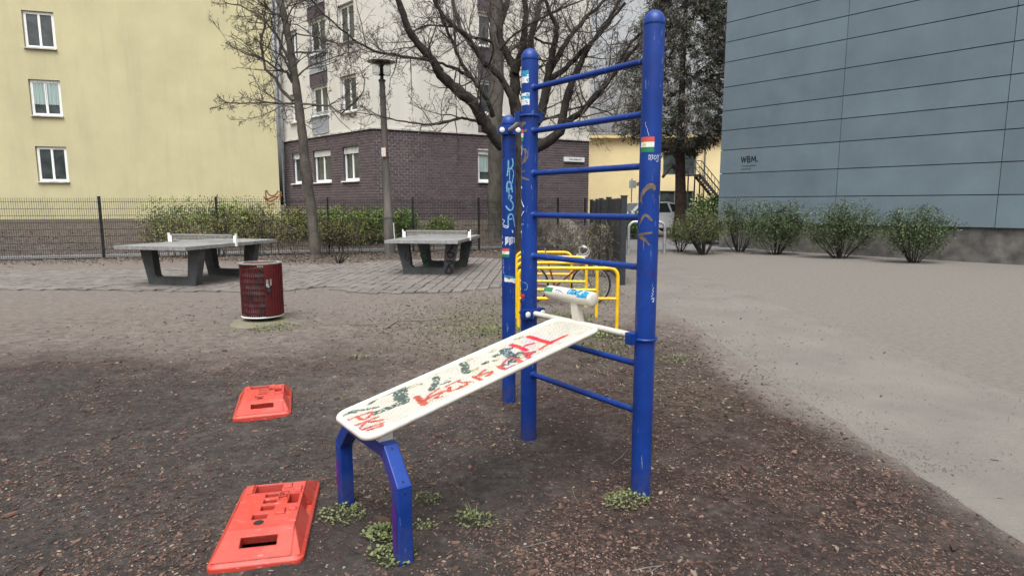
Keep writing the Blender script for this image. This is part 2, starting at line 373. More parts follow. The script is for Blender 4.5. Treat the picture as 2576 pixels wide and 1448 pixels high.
for y in ys:
    for x in xs:
        mb.v.append((x, y, ground_z(x, y)))
        wv = 1.1*noise.noise(V((x*.45, y*.45, 11)))
        comp = sm(3.9, 8.7, y+wv*1.5+.5*noise.noise(V((x*1.6, y*1.6, 31)))-max(0, x-.3)*.25)
        comp = max(comp, sm(1.75, 2.35, x+wv*.3-(0.12*(6-y) if y < 6 else 0)))
        if y > 16: comp = min(comp, .35+.65*(1-sm(17.3, 18.4, y+wv))) if x < 2.3 else comp
        dark = (1-sm(-.25, .35, x+wv*.3))*(1-sm(5, 6.5, y)); dark = max(dark, (1-sm(2.1, 2.7, y))*.8); dark = max(0, min(1, dark+.55*noise.noise(V((x*.9, y*.9, 41)))))
        ms = math.exp(-(((x+.3)/.7)**2+((y-8.3)/1.5)**2))+.8*math.exp(-(((x-1.0)/.35)**2+((y-7.2)/.8)**2))+.7*math.exp(-(((x-1.3)/.35)**2+((y-11.3)/1.3)**2))+.5*math.exp(-(((x-1.5)/.4)**2+((y-5.0)/.6)**2))+.6*math.exp(-(((x+3.6)/.6)**2+((y-7.9)/.3)**2))
        if y > 21 and x < 3: ms = max(ms, .35)
        zone.append((comp, dark, min(1, ms), .95*sm(2.0, 2.7, x+wv*.3)*sm(2, 5, y)+.35*sm(8, 9.5, y+wv)*(1-sm(16, 17.5, y))))
for j in range(len(ys)-1):
    for i in range(nx-1):
        mb.f.append((j*nx+i, j*nx+i+1, (j+1)*nx+i+1, (j+1)*nx+i)); mb.m.append(0)
ground = struct('ground', mb, M['soil'], smooth=True)
for k, a in enumerate(('compact', 'dark', 'moss', 'pale')):
    at_ = ground.data.attributes.new(a, 'FLOAT', 'POINT'); at_.data.foreach_set('value', [q[k] for q in zone])

def strip(name, pts, m, z=.006, th=.0):
    mb = MB(); mb.add([(x, y, z) for x, y in pts], [tuple(range(len(pts)))]); return struct(name, mb, m)
# path at the right, its edges a little ragged
rg = R(3); Lp = []; Rp = []
for i in range(210):
    y = -3+i*.12
    Lp.append((2.45+.03*noise.noise(V((0, y*1.1, 1)))+.03*noise.noise(V((9, y*4.5, 1)))+.012*rg.uniform(-1, 1)+.018*max(0, y-9.5), y))
    Rp.append((4.26+.03*noise.noise(V((5, y*1.1, 1)))+.03*noise.noise(V((3, y*4.5, 1)))+.012*rg.uniform(-1, 1)+.01*max(0, y-9.5), y))
mb = MB()
for i in range(209):
    e = .05
    mb.quad((*Lp[i], .007), (*Rp[i], .007), (*Rp[i+1], .007), (*Lp[i+1], .007))
    mb.quad((Lp[i][0]-e, Lp[i][1], -.012), (*Lp[i], .007), (*Lp[i+1], .007), (Lp[i+1][0]-e, Lp[i+1][1], -.012)); mb.quad((*Rp[i], .007), (Rp[i][0]+e, Rp[i][1], -.012), (Rp[i+1][0]+e, Rp[i+1][1], -.012), (*Rp[i+1], .007))
struct('path', mb, M['path'])
strip('road', [(3.2, 21.6), (60, 21.6), (60, 29.5), (3.2, 29.5)], M['road'], .016)
# footway just behind the fence
mb = MB(); a0, a1 = FA+FN*.35, FA+FN*1.75; b0, b1 = FB+FN*.35, FB+FN*1.75
mb.quad(a0+V((0, 0, .02)), b0+V((0, 0, .02)), b1+V((0, 0, .02)), a1+V((0, 0, .02))); struct('footway', mb, M['road'])

# paved square round the tables
pave_poly_front = [(-12, 11.6), (-5.2, 11.2), (-4.3, 11.15), (-3.6, 11.9), (-3.0, 11.2), (-2.2, 10.95), (-1.6, 10.95), (-.9, 11.2), (-.3, 11.75), (.1, 12.6)]
pave_back = [(-12, 14.8), (-6.6, 15.6), (-5.2, 16.2), (-4.6, 16.0), (-4.0, 16.9), (-3.0, 17.6), (-1.4, 18.2), (0.2, 18.0)]
def interp(pl, x):
    if x <= pl[0][0]: return pl[0][1]
    for (a, b), (c, d) in zip(pl, pl[1:]):
        if x <= c: return b+(d-b)*(x-a)/(c-a)
    return pl[-1][1]
pavement = bpy.data.objects.new('pavement', None); COL.objects.link(pavement); pavement['kind'] = 'structure'; ORG[pavement] = V((0, 0, 0))
mbb = MB(); PAX = [-12+.3*i for i in range(42)]
for i in range(len(PAX)-1):
    x0, x1 = PAX[i], PAX[i+1]
    mbb.quad((x0, interp(pave_poly_front, x0)+.1, .008), (x1, interp(pave_poly_front, x1)+.1, .008), (x1, interp(pave_back, x1)-.1, .008), (x0, interp(pave_back, x0)-.1, .008))
part('bedding', mbb, M['joint_sand'], pavement)
rg = R(11); PW, PD = .215, .165
cells = []
ang = math.radians(3.5)
for i in range(-62, 8):
    for j in range(60, 118):
        u = i*PW; v = j*PD+(.5*PD if i % 2 else 0)
        x = u*math.cos(ang)+(v-14)*math.sin(ang)*.9; y = v-u*math.sin(ang)*.3
        if x > .15 or x < -12: continue
        if interp(pave_poly_front, x)+rg.uniform(-.1, .08) < y < interp(pave_back, x)+rg.uniform(-.1, .1): cells.append((x, y))
def paver_shape(mb, x, y, z, rz, tx, ty, sx=1.0):
    a = (PW-.019)/2*sx; b = (PD-.016)/2; hgt = .05; ca, sa = math.cos(rz), math.sin(rz)
    # bone-like outline: waist a little narrower
    out = [(-a, -b), (-a*.35, -b*.93), (a*.35, -b*.93), (a, -b), (a, b), (a*.35, b*.93), (-a*.35, b*.93), (-a, b)]
    P = []
    for k, (s, zz) in enumerate(((1.0, -hgt), (1.0, -.006), (.93, 0))):
        for (p, q) in out:
            p *= s; q *= s; P.append((x+p*ca-q*sa, y+p*sa+q*ca, z+zz+p*tx+q*ty))
    fs = [tuple(range(16, 24))]
    for r in range(2):
        for k in range(8): fs.append((r*8+k, r*8+(k+1) % 8, (r+1)*8+(k+1) % 8, (r+1)*8+k))
    mb.add(P, fs)
cells.sort(key=lambda c: (c[1] > 12.9, abs(c[0]+2.6)))
proto = MB(); paver_shape(proto, 0, 0, 0, 0, 0, 0)
inview = [c for c in cells if -4.9 < c[0] < .1]; inview.sort(key=lambda c: c[1]); near300 = inview[:300]; nearset = set(near300)
pm = None
def pz(x, y): return .028+.012*noise.noise(V((x*1.3, y*1.3, 2)))+(.02*max(0, noise.noise(V((x*2.1, y*2.1, 8)))) if y < 12.2 else 0)
for (x, y) in near300:
    if pm is None:
        o = part('paver', proto, M['paver'], pavement); pm = o.data
    else:
        o = bpy.data.objects.new('paver', pm); COL.objects.link(o); o.parent = pavement
    edge = y < interp(pave_poly_front, x)+.5
    k = 1.5 if edge else 1
    o.location = (x, y, pz(x, y)+rg.uniform(-.004, .005)*k); o.rotation_euler = (rg.uniform(-.045, .045)*k, rg.uniform(-.045, .045)*k, -.06+rg.uniform(-.05, .05)*k)
mbp = MB()
for (x, y) in cells:
    if (x, y) in nearset: continue
    paver_shape(mbp, x, y, pz(x, y)+rg.uniform(-.004, .004), -.06+rg.uniform(-.02, .02), rg.uniform(-.03, .03), rg.uniform(-.03, .03))
part('paver_field', mbp, M['paver'], pavement, kind='stuff')

# ------------------------------------------------------------------ buildings
UP = V((0, 0, 1))
COR = V((-5.75, 26.0, 0)); LEFT = V((-11.53, 31.6, 0)); RIGHT = V((3.84, 31.14, 0))
ZB, ZT, ZTOP = .2, 4.77, 14.6      # foot, top of brick, eaves
def facade(P0, P1):
    d = (P1-P0); L = d.length; d.normalize(); n = V((d.y, -d.x, 0))
    if n.dot(P0) > 0: n = -n       # towards the eye
    return P0.copy(), d, n, L
bl = thing('apartment_building', COR, 'cream plastered apartment block with dark purple brick ground floor behind the fence', 'building')
def window(par, O, d, n, s0, s1, z0, z1, rec=.16, shutter=0.0, sill='white', mull=1, curtain=False, low=0.0):
    w_ = s1-s0; h = z1-z0; c = lambda s, z, k: O+d*s+UP*z+n*k
    axs = (d, n, UP)
    t = .06; mbf = MB()
    mbf.box(c(s0+t/2, (z0+z1)/2, -rec), (t, .06, h), axs); mbf.box(c(s1-t/2, (z0+z1)/2, -rec), (t, .06, h), axs)
    mbf.box(c((s0+s1)/2, z0+t/2, -rec), (w_-2*t, .06, t), axs); mbf.box(c((s0+s1)/2, z1-t/2, -rec), (w_-2*t, .06, t), axs)
    f = part('window', mbf, M['frame'], par)
    n_p = mull+1; pw = (w_-2*t)/n_p
    for i in range(n_p):
        a = s0+t+i*pw
        mbm = MB(); q = .045
        mbm.box(c(a+q/2, (z0+z1)/2, -rec+.012), (q, .05, h-2*t), axs); mbm.box(c(a+pw-q/2, (z0+z1)/2, -rec+.012), (q, .05, h-2*t), axs)
        mbm.box(c(a+pw/2, z0+t+q/2, -rec+.012), (pw-2*q, .05, q), axs); mbm.box(c(a+pw/2, z1-t-q/2, -rec+.012), (pw-2*q, .05, q), axs)
        part('casement', mbm, M['frame'], f)
        mbg = MB(); mbg.box(c(a+pw/2, (z0+z1)/2, -rec-.005), (pw-2*q+.01, .008, h-2*t-2*q+.01), axs); part('pane', mbg, M['glass'], f)
    if curtain:
        mbc = MB(); k = 22
        for i in range(k):
            a = s0+t+(w_-2*t)*i/k; b = s0+t+(w_-2*t)*(i+1)/k
            da, db = .03*math.sin(i*1.9), .03*math.sin((i+1)*1.9)
            zz = z0+.32*h+.02*math.sin(i*3)
            mbc.quad(c(a, zz, -rec+.03+da*.4), c(b, zz, -rec+.03+db*.4), c(b, z1-t, -rec+.03+db*.4), c(a, z1-t, -rec+.03+da*.4))
        part('curtain', mbc, M['curtain'], f)
    if shutter:
        mbs = MB(); k = max(2, int(shutter/.045))
        for i in range(k):
            zz = z1-shutter*(i+.5)/k; mbs.box(c((s0+s1)/2, zz, -rec+.07), (w_-.02, .03, shutter/k-.006), axs)
        part('shutter', mbs, M['shutter'], f)
    mbs = MB(); mbs.box(c((s0+s1)/2, z0-.035, -rec/2+.03), (w_+.08, rec+.14, .05), axs); part('sill', mbs, M['frame'] if sill == 'white' else M['ledge'], f)
    return f
def backing(mb, O, d, n, L, z0, z1, k): mb.quad(O+d*0+UP*z0-n*k, O+d*L+UP*z0-n*k, O+d*L+UP*z1-n*k, O+UP*z1-n*k)
faces = {}
for key, (P0, P1) in {'l': (COR, LEFT), 'r': (COR, RIGHT)}.items(): faces[key] = facade(P0, P1)
wins = {'l': [], 'r': []}; fr_w = {'l': [], 'r': []}
ST = 2.92
# left face: three window columns; ground floor
for (a, b) in ((1.17, 2.5), (3.5, 5.15), (6.35, 7.25)): wins['l'].append((a, 2.6, b, 4.12, 'g'))
for k in range(4):
    z = k*ST
    wins['l'].append((1.18, 5.52+z, 2.48, 7.12+z, 'n')); wins['l'].append((6.15, 5.52+z, 7.15, 6.92+z, 'n'))
    wins['l'].append((3.55, ZT+.05+z if k == 0 else 4.82+z-.2, 5.05, 7.0+z, 'f'))
wins['r'].append((4.78, 2.6, 6.05, 4.04, 'g'))
for k in range(4): wins['r'].append((4.8, 5.62+k*ST, 6.09, 6.98+k*ST+.1, 's'))
brick_sets = {}
for key in ('l', 'r'):
    O, d, n, L = faces[key]
    up = [(a, z0-ZT, b, z1-ZT) for (a, z0, b, z1, t) in wins[key] if z0 > ZT]
    lo = [(a, z0-ZB, b, z1-ZB) for (a, z0, b, z1, t) in wins[key] if z0 < ZT]
    mbw = MB(); mbw.sheet(O+UP*ZT, d, UP, n, L, ZTOP-ZT, up, .30); part('wall', mbw, M['plaster'], bl)
    mbw = MB(); mbw.sheet(O+UP*ZB-n*.012, d, UP, n, L, ZT-ZB, lo, .30, 0, 1); part('brick_backing', mbw, [M['mortar'], M['spandrel']], bl)
    mbk = MB(); backing(mbk, O, d, n, L, ZB, ZTOP, .42); part('interior', mbk, M['interior'], bl)
    # ledge on top of the brick
    mbl = MB(); mbl.box(O+d*(L/2)+UP*(ZT-.02+(.003 if key == 'r' else 0))+n*.035, (L+.07, .09, .07), (d, n, UP)); part('ledge', mbl, M['ledge'], bl)
    axs = (d, n, UP)
    bh, bw = .119, .262
    bricks = []
    rows = int((ZT-.05-ZB)/bh)
    for r in range(rows):
        z = ZT-.05-(r+.5)*bh; off = 0 if r % 2 else bw/2; i = 0
        s = -off
        while s < L:
            a, b = max(s, .0), min(s+bw, L); s += bw
            for (h0, hz0, h1, hz1, t) in wins[key]:
                if t == 'g' and hz0-.03 < z < hz1+.03:
                    if a < h0 < b: b = h0
                    elif a < h1 < b: a = h1
                    elif h0 <= a and b <= h1: a = b
            if b-a > .05: bricks.append((a, b, z))
    brick_sets[key] = bricks
# the 300 bricks that show largest: nearest the corner on both faces, above the hedge line
cand = [(a+(0 if k == 'r' else .4), k, a, b, z) for k in ('l', 'r') for (a, b, z) in brick_sets[k] if z > 2.0]
cand.sort(); top = cand[:300]; chosen = set((k, a, z) for _, k, a, b, z in top)
pm = {}
rg = R(5)
for _, k, a, b, z in top:
    O, d, n, L = faces[k]; wv = round(b-a, 3)
    key = (k, wv)
    if key not in pm:
        mb = MB(); q = .006; hh = .119/2-.010; ww = wv/2-.009
        P = [d*x+UP*y+n*zz for (zz, s) in ((-.02, 0), (0, 0), (.004, q)) for (x, y) in ((-ww+s, -hh+s), (ww-s, -hh+s), (ww-s, hh-s), (-ww+s, hh-s))]
        mb.add(P, [(8, 9, 10, 11)]+[(r*4+i, r*4+(i+1) % 4, (r+1)*4+(i+1) % 4, (r+1)*4+i) for r in range(2) for i in range(4)])
        me = bpy.data.meshes.new('brick'); me.from_pydata([tuple(p) for p in P], [], mb.f); me.materials.append(M['brick']); pm[key] = me
    o = bpy.data.objects.new('brick', pm[key]); COL.objects.link(o); o.parent = bl
    o.location = O+d*((a+b)/2)+UP*z+n*rg.uniform(-.002, .003)-COR
for k in ('l', 'r'):
    O, d, n, L = faces[k]; mb = MB(); hh = .119/2-.010
    for (a, b, z) in brick_sets[k]:
        if (k, a, z) in chosen: continue
        e = rg.uniform(0, .004)
        P = [O+d*x+UP*(z+y)+n*zz for zz in (-.02, e) for (x, y) in ((a+.007, -hh), (b-.007, -hh), (b-.007, hh), (a+.007, hh))]
        mb.add(P, [(4, 5, 6, 7), (0, 1, 5, 4), (1, 2, 6, 5), (2, 3, 7, 6), (3, 0, 4, 7)])
    part('brickwork', mb, M['brick'], bl, kind='stuff')
# windows
O, d, n, L = faces['l']
for (a, z0, b, z1, t) in wins['l']:
    if t == 'g': window(bl, O, d, n, a+.02, b-.02, z0+.05, z1-.02, .17, .28, 'white', 1 if b-a > 1.0 else 0)
    elif t == 'n': window(bl, O, d, n, a+.02, b-.02, z0+.05, z1-.02, .17, 0, 'ledge', 1)
    else:
        zr = z0+1.0
        window(bl, O, d, n, a+.02, b-.02, z0+.86, z1-.02, .17, 0, 'white', 1)
        mbp = MB(); mbp.box(O+d*((a+b)/2)+UP*(z0+.41)-n*.2, (b-a-.04, .05, .8), (d, n, UP)); part('panel', mbp, M['rail'], bl)
        mbr = MB(); axs = (d, n, UP); k = 16
        for i in range(k+1): mbr.box(O+d*(a+.04+(b-a-.08)*i/k)+UP*(z0+.5)+n*.03, (.03, .02, .95), axs)
        for zz in (.04, .98): mbr.box(O+d*((a+b)/2)+UP*(z0+zz)+n*.03, (b-a-.02, .04, .03), axs)
        part('balcony_railing', mbr, M['bars'], bl)
        if z1 < 13:   # brick spandrel over the french window
            mbs = MB(); mbs.box(O+d*((a+b)/2)+UP*(z1+.37)+n*.003, (b-a+.1, .03, .70), axs); part('spandrel', mbs, M['spandrel'], bl)
O, d, n, L = faces['r']
for (a, z0, b, z1, t) in wins['r']:
    window(bl, O, d, n, a+.02, b-.02, z0+.05, z1-.02, .15, .16 if t == 'g' else 0, 'white', 1, curtain=(t == 'g'))
    if t == 's':
        mbs = MB(); zt = z1+.01; mbs.box(O+d*((a+b)/2)+UP*(zt+.72)+n*.003, (b-a, .03, 1.38), (d, n, UP)); part('spandrel', mbs, M['spandrel'], bl)
mbs = MB(); mbs.box(O+d*5.44+UP*5.19+n*.003, (1.29, .03, .72), (d, n, UP)); part('spandrel', mbs, M['spandrel'], bl)
# roof, far walls
mbr = MB(); back = V((0, 9, 0)); poly = [LEFT, COR, RIGHT, RIGHT+back, LEFT+back]
mbr.add([p+UP*ZTOP for p in poly], [(0, 1, 2, 3, 4)]); part('roof', mbr, M['roof_grey'], bl)
mbr = MB(); mbr.quad(RIGHT+UP*ZB, RIGHT+back+UP*ZB, RIGHT+back+UP*ZTOP, RIGHT+UP*ZTOP); mbr.quad(LEFT+UP*ZB, LEFT+back+UP*ZB, LEFT+back+UP*ZTOP, LEFT+UP*ZTOP)
mbr.quad(RIGHT+back+UP*ZB, LEFT+back+UP*ZB, LEFT+back+UP*ZTOP, RIGHT+back+UP*ZTOP); part('rear_wall', mbr, M['plaster'], bl)
def text(s, loc, d, up, size, m, parent, name='lettering', ext=.002, align='CENTER', sx=1.0, bold=.0):
    cu = bpy.data.curves.new(name, 'FONT'); cu.body = s; cu.size = size; cu.extrude = ext; cu.align_x = align; cu.align_y = 'CENTER'; cu.offset = size*bold; cu.materials.append(m)
    tmp = bpy.data.objects.new(name, cu); me = bpy.data.meshes.new_from_object(tmp); me.name = name; bpy.data.objects.remove(tmp); bpy.data.curves.remove(cu)
    o = bpy.data.objects.new(name, me); COL.objects.link(o)
    n = d.cross(up).normalized()
    mt = Matrix((d, up, n)).transposed().to_4x4()
    o.matrix_local = Matrix.Translation(V(loc)-ORG[parent]) @ mt @ Matrix.Diagonal((sx, 1, 1, 1)); o.parent = parent
    return o
O, d, n, L = faces['r']
pl = thing('wall_sign', O+d*9.96+UP*3.75+n*.05, 'small grey street number plaque on the purple brick wall', 'sign')
mb = MB(); mb.box(O+d*9.96+UP*3.80+n*.05, (1.18, .09, .22), (d, n, UP)); part('plate', mb, M['sign_white'], pl)
text('Kleine Mollstr. 8-9', O+d*10.0+UP*3.80+n*.099, d, UP, .13, M['ink'], pl, sx=.75)
# downpipe between the two houses
dp = thing('drainpipe', V((-11.35, 31.1, .6)), 'grey downpipe in the corner between yellow and cream houses', 'drainpipe')
mb = MB(); mb.tube([(-11.42, 31.05, .5), (-11.42, 31.05, 4.55), (-11.5, 31.1, 4.75), (-11.5, 31.1, 14.4)], .05, 10); part('pipe', mb, M['zinc'], dp, True)
mb = MB()
for z in (1.7, 4.3, 6.9, 9.5, 12.1): mb.lathe([(.055, 0), (.064, .02), (.064, .07), (.055, .09)], (-11.42 if z < 4.6 else -11.5, 31.05 if z < 4.6 else 31.1, z), 10)
part('bracket', mb, M['zinc'], dp)

# pale yellow house on the left
yl = thing('yellow_house', V((-14, 29.5, .5)), 'pale yellow plastered house at the left edge beside the downpipe', 'building')
Y0, Y1 = V((-11.62, 31.0, 0)), V((-30, 25.4, 0)); O, d, n, L = facade(Y0, Y1)
yw = [(a, z-.1, a+1.2, z+1.5) for a in (9.0, 12.6) for z in (2.7, 5.6, 8.5, 11.4)]
mb = MB(); mb.sheet(O+UP*.2, d, UP, n, L, 15, [(a, b-.2, c, e-.2) for a, b, c, e in yw], .2); part('wall', mb, M['yellow_wall'], yl)
for (a, z0, b, z1) in yw: window(yl, O, d, n, a+.02, b-.02, z0+.05, z1-.02, .12, 0, 'ledge', 1, curtain=(int(a+z0) % 2 == 0))
mb = MB(); mb.add([Y0+UP*15.2, Y1+UP*15.2, Y1+V((-3, 9, 15.2)), Y0+V((-3, 9, 15.2))], [(0, 1, 2, 3)]); part('roof', mb, M['roof_grey'], yl)
def ribbon(mb, pts, wd, nrm, off=.004, m=0):
    """a flat painted line on a plane"""
    k = len(pts)
    if not hasattr(wd, '__len__'): wd = [wd]*k
    Lf = []; Rt = []
    for i in range(k):
        t = (pts[min(i+1, k-1)]-pts[max(i-1, 0)]).normalized(); s = nrm.cross(t).normalized()*wd[i]/2
        Lf.append(pts[i]+s+nrm*off); Rt.append(pts[i]-s+nrm*off)
    for i in range(k-1): mb.quad(Rt[i], Rt[i+1], Lf[i+1], Lf[i], m)
def smooth(pts, it=2):
    for _ in range(it):
        q = [pts[0]]
        for a, b in zip(pts, pts[1:]): q += [tuple(.75*x+.25*y for x, y in zip(a, b)), tuple(.25*x+.75*y for x, y in zip(a, b))]
        pts = q+[pts[-1]]
    return pts
def hit(px, py, P0, n):
    r = ray(px, py); t = (P0-EYE).dot(n)/r.dot(n); return EYE+r*t
mb = MB()
zz = lambda x, y: ((1030+x/4.524)*.6289, (760+y/4.525)*.6289)
for st in ([(150, 5), (145, 60), (160, 130), (165, 175)], [(110, 110), (140, 160), (160, 180), (215, 160)], [(165, 0), (185, 60), (235, 105), (300, 105), (350, 65), (370, 10)], [(395, 20), (420, 80), (440, 105)], [(425, 30), (420, 90), (380, 95)], [(150, 170), (250, 140), (360, 115), (380, 125), (300, 180), (215, 210), (160, 185)], [(410, 110), (410, 190)], [(165, 235), (220, 275), (260, 250), (310, 255)]):
    ribbon(mb, [hit(*zz(x, y), O, n) for x, y in smooth(st)], .07, n)
part('graffiti', mb, M['stain'], yl, label='brown spray scribble low on the wall')

# warm yellow two-storey building far behind
fy = thing('yellow_annex', V((10, 45, .2)), 'warm yellow two storey building with outside stair behind the conifer', 'building')
FO, Fd, Fn = V((3.0, 45, 0)), V((1, 0, 0)), V((0, -1, 0))
fw = [(7.9, 3.75, 8.95, 5.35), (9.4, 3.75, 10.3, 5.35), (7.7, .9, 8.9, 2.6), (9.5, .9, 10.2, 2.6), (13.5, .9, 14.6, 2.6), (16.0, 3.75, 17.2, 5.3), (19, 3.75, 20.2, 5.3)]
mb = MB(); mb.sheet(FO, Fd, UP, Fn, 27, 6.3, fw, .2); part('wall', mb, M['far_yellow'], fy)
for (a, z0, b, z1) in fw:
    f = MB(); 
    for q in ((a+.03, z0, .06, z1-z0), (b-.09, z0, .06, z1-z0)): f.box(FO+Fd*(q[0]+.03)+UP*(z0+q[3]/2)-Fn*.1, (q[2], .06, q[3]))
    for zq in (z0+.03, z1-.03): f.box(FO+Fd*((a+b)/2)+UP*zq-Fn*.1, (b-a-.18, .06, .06))
    wo_ = part('window', f, M['rail'], fy); g_ = MB(); g_.box(FO+Fd*((a+b)/2)+UP*((z0+z1)/2)-Fn*.14, (b-a-.06, .02, z1-z0)); part('pane', g_, M['glass'], wo_)
mb = MB(); mb.box((16.5, 44.9, 6.45), (27.4, .6, .28)); part('parapet', mb, M['far_yellow'], fy)
mb = MB(); mb.box((16.5, 44.9, 6.62), (27.5, .7, .06)); part('roof_edge', mb, M['roof_grey'], fy)
mb = MB(); mb.box((16.5, 50.5, 3.2), (27, 10, 6.3)); part('body', mb, M['far_yellow'], fy)
for px in (1500, 1560, 1680, 1770):
    p = at(px, 480, 44.85); mb = MB(); mb.tube([(p.x, 44.85, .2), (p.x, 44.85, 6.2)], .05, 8)
    if px in (1770,): part('downpipe', mb, M['zinc'], fy)
# outside steel stair
stp = thing('steel_stair', V((13.2, 42.5, .2)), 'dark steel outside stair with railing in front of the yellow building', 'stair')
Ys = 42.5; A_ = at(1728, 440, Ys); B_ = at(1763, 440, Ys); C_ = at(1822, 512, Ys)
mb = MB(); mb.box(((A_.x+B_.x)/2, Ys+.6, A_.z), (B_.x-A_.x, 1.5, .08)); part('landing', mb, M['black'], stp)
for yy in (Ys, Ys+1.2):
    mb = MB(); dv = (V((C_.x, yy, C_.z))-V((B_.x, yy, B_.z))); k = V((0, 0, -.14)); mb.hexa([V((B_.x, yy-.03, B_.z-.22)), V((C_.x, yy-.03, C_.z-.22)), V((C_.x, yy+.03, C_.z-.22)), V((B_.x, yy+.03, B_.z-.22)), V((B_.x, yy-.03, B_.z+.06)), V((C_.x, yy-.03, C_.z+.06)), V((C_.x, yy+.03, C_.z+.06)), V((B_.x, yy+.03, B_.z+.06))]); part('stringer', mb, M['black'], stp)
    mb = MB(); 
    for hh in (.95, .5): mb.tube([(A_.x, yy, A_.z+hh), (B_.x, yy, B_.z+hh), (C_.x, yy, C_.z+hh)], .028, 6)
    for i in range(8):
        t = i/7; p = V((B_.x, yy, B_.z)).lerp(V((C_.x, yy, C_.z)), t); mb.tube([p, p+UP*.95], .02, 5)
    for t in (0, .5): p = V((A_.x, yy, A_.z)).lerp(V((B_.x, yy, B_.z)), t); mb.tube([p, p+UP*.95], .02, 5)
    part('railing', mb, M['black'], stp)
for i in range(12):
    t = (i+.5)/12; p = B_.lerp(C_, t); mb = MB(); mb.box((p.x, Ys+.6, p.z), (.30, 1.12, .05)); part('step', mb, M['black'], stp)
for x in (A_.x+.1, B_.x-.05):
    for yy in (Ys, Ys+1.2): mb = MB(); mb.tube([(x, yy, 0), (x, yy, A_.z)], .05, 6); part('post', mb, M['black'], stp)

# blue-grey clad building on the right
bb = thing('blue_building', V((7.91, 23.24, 0)), 'blue grey panel clad building at the right edge with black lettering', 'building')
BO = V((7.75, 23.2, 0)); Bd = V((.97, -1.15, 0)).normalized(); Bn = V((Bd.y, -Bd.x, 0)); BL = 14.0
joints = [.97, 1.87, 2.74, 3.59, 4.30, 5.0, 5.84, 6.72, 7.42, 8.10, 8.95, 9.8, 10.5, 11.2, 12.0]
side = -Bn
mb = MB(); q = BO-Bn*.05; mb.hexa([q+Bd*.05, q+Bd*BL, q+Bd*BL+side*9, q+Bd*.05+side*9]+[p+UP*12 for p in (q+Bd*.05, q+Bd*BL, q+Bd*BL+side*9, q+Bd*.05+side*9)]); 
for i in range(4): v_ = mb.v[i]; mb.v[i] = (v_[0], v_[1], .98)
part('core', mb, M['joint'], bb)
mb = MB(); q = BO-Bn*.08+Bd*.05; c4 = (q, q+Bd*(BL-.4), q+Bd*(BL-.4)+side*8.6, q+side*8.6); mb.hexa([p-UP*.2 for p in c4]+[p+UP*.975 for p in c4]); part('plinth', mb, M['concrete'], bb)
for i in range(len(joints)-1):
    z0, z1 = joints[i]+.013, joints[i+1]-.013
    for s0, s1 in ((0, 4.2), (4.215, 8.4), (8.415, BL)):
        mb = MB(); mb.box(BO+Bd*((s0+s1)/2)+UP*((z0+z1)/2)-Bn*.015, (s1-s0, .03, z1-z0), (Bd, Bn, UP)); part('panel', mb, M['cladding'], bb)
    mb = MB(); mb.box(BO+side*4.55+UP*((z0+z1)/2)+Bd*.015, (.03, 9.0-.05, z1-z0), (Bd, side, UP)); part('panel', mb, M['cladding'], bb)
for nm, st in (('W', [[(0, 1), (.24, 0), (.45, .95), (.66, 0), (.9, 1)]]), ('B', [[(1.12, 0), (1.12, 1), (1.4, 1), (1.52, .88), (1.52, .65), (1.4, .53), (1.12, .53)], [(1.4, .53), (1.56, .40), (1.56, .12), (1.42, 0), (1.12, 0)]]), ('M', [[(1.8, 0), (1.92, 1), (2.2, .2), (2.48, 1), (2.6, 0)]]), ('dot', [[(2.82, .0), (2.82, .14)]])):
    mb = MB()
    for k, pl in enumerate(st):
        for j, (p, q) in enumerate(zip(pl, pl[1:])):
            p, q = [BO+Bd*(.84+x*.215)+UP*(3.12+y*.19) for x, y in (p, q)]; e = (q-p).normalized()*.012; ribbon(mb, [p-e, q+e], .038, Bn, .005+.0012*j+.0007*k)
    part('letter', mb, M['ink'], bb)
text('Wohnungsbaugesellschaft', BO+Bd*.86+UP*2.99+Bn*.004, Bd, UP, .075, M['ink_grey'], bb, align='LEFT', sx=.7)
text('Berlin-Mitte mbH', BO+Bd*.86+UP*2.88+Bn*.004, Bd, UP, .075, M['ink_grey'], bb, align='LEFT', sx=.7)

# ------------------------------------------------------------------ wire fence
fe = thing('wire_fence', FA, 'tall anthracite double wire mesh fence in front of the hedge', 'fence')
FL = (FB-FA).length
def mesh_panel(par, P0, P1, z0, z1, step=.055, hor=.2, rv=.0062, mt='fence'):
    d = (P1-P0); L = d.length; d.normalize(); mb = MB(); n = V((-d.y, d.x, 0)); k = int(L/step)
    for i in range(k+1):
        p = P0+d*(L*i/k); mb.tube([p+UP*z0, p+UP*z1], rv, 3, False)
    for i in range(int((z1-z0)/hor)+1):
        z = z0+.03+i*hor
        for s in (-1, 1): mb.tube([P0+UP*z+n*s*.007, P1+UP*z+n*s*.007], rv+.001, 3, False)
    return part('mesh_panel', mb, M[mt], par)
fx = [(-20+.01), -17.4, -14.8, -12.2, -9.2, -6.03, -3.38, -1.17, 1.68, 2.72]
fp = [FA+FD*((x-FA.x)/FD.x) for x in fx]
for i, p in enumerate(fp):
    mb = MB(); mb.box(p+UP*.9, (.06, .08, 1.86), (FD, FN, UP)); mb.box(p+UP*1.84, (.07, .09, .02), (FD, FN, UP)); part('post', mb, M['fence'], fe)
    if i: mesh_panel(fe, fp[i-1]-FN*.05+FD*.0, p-FN*.05, .06, 1.80)
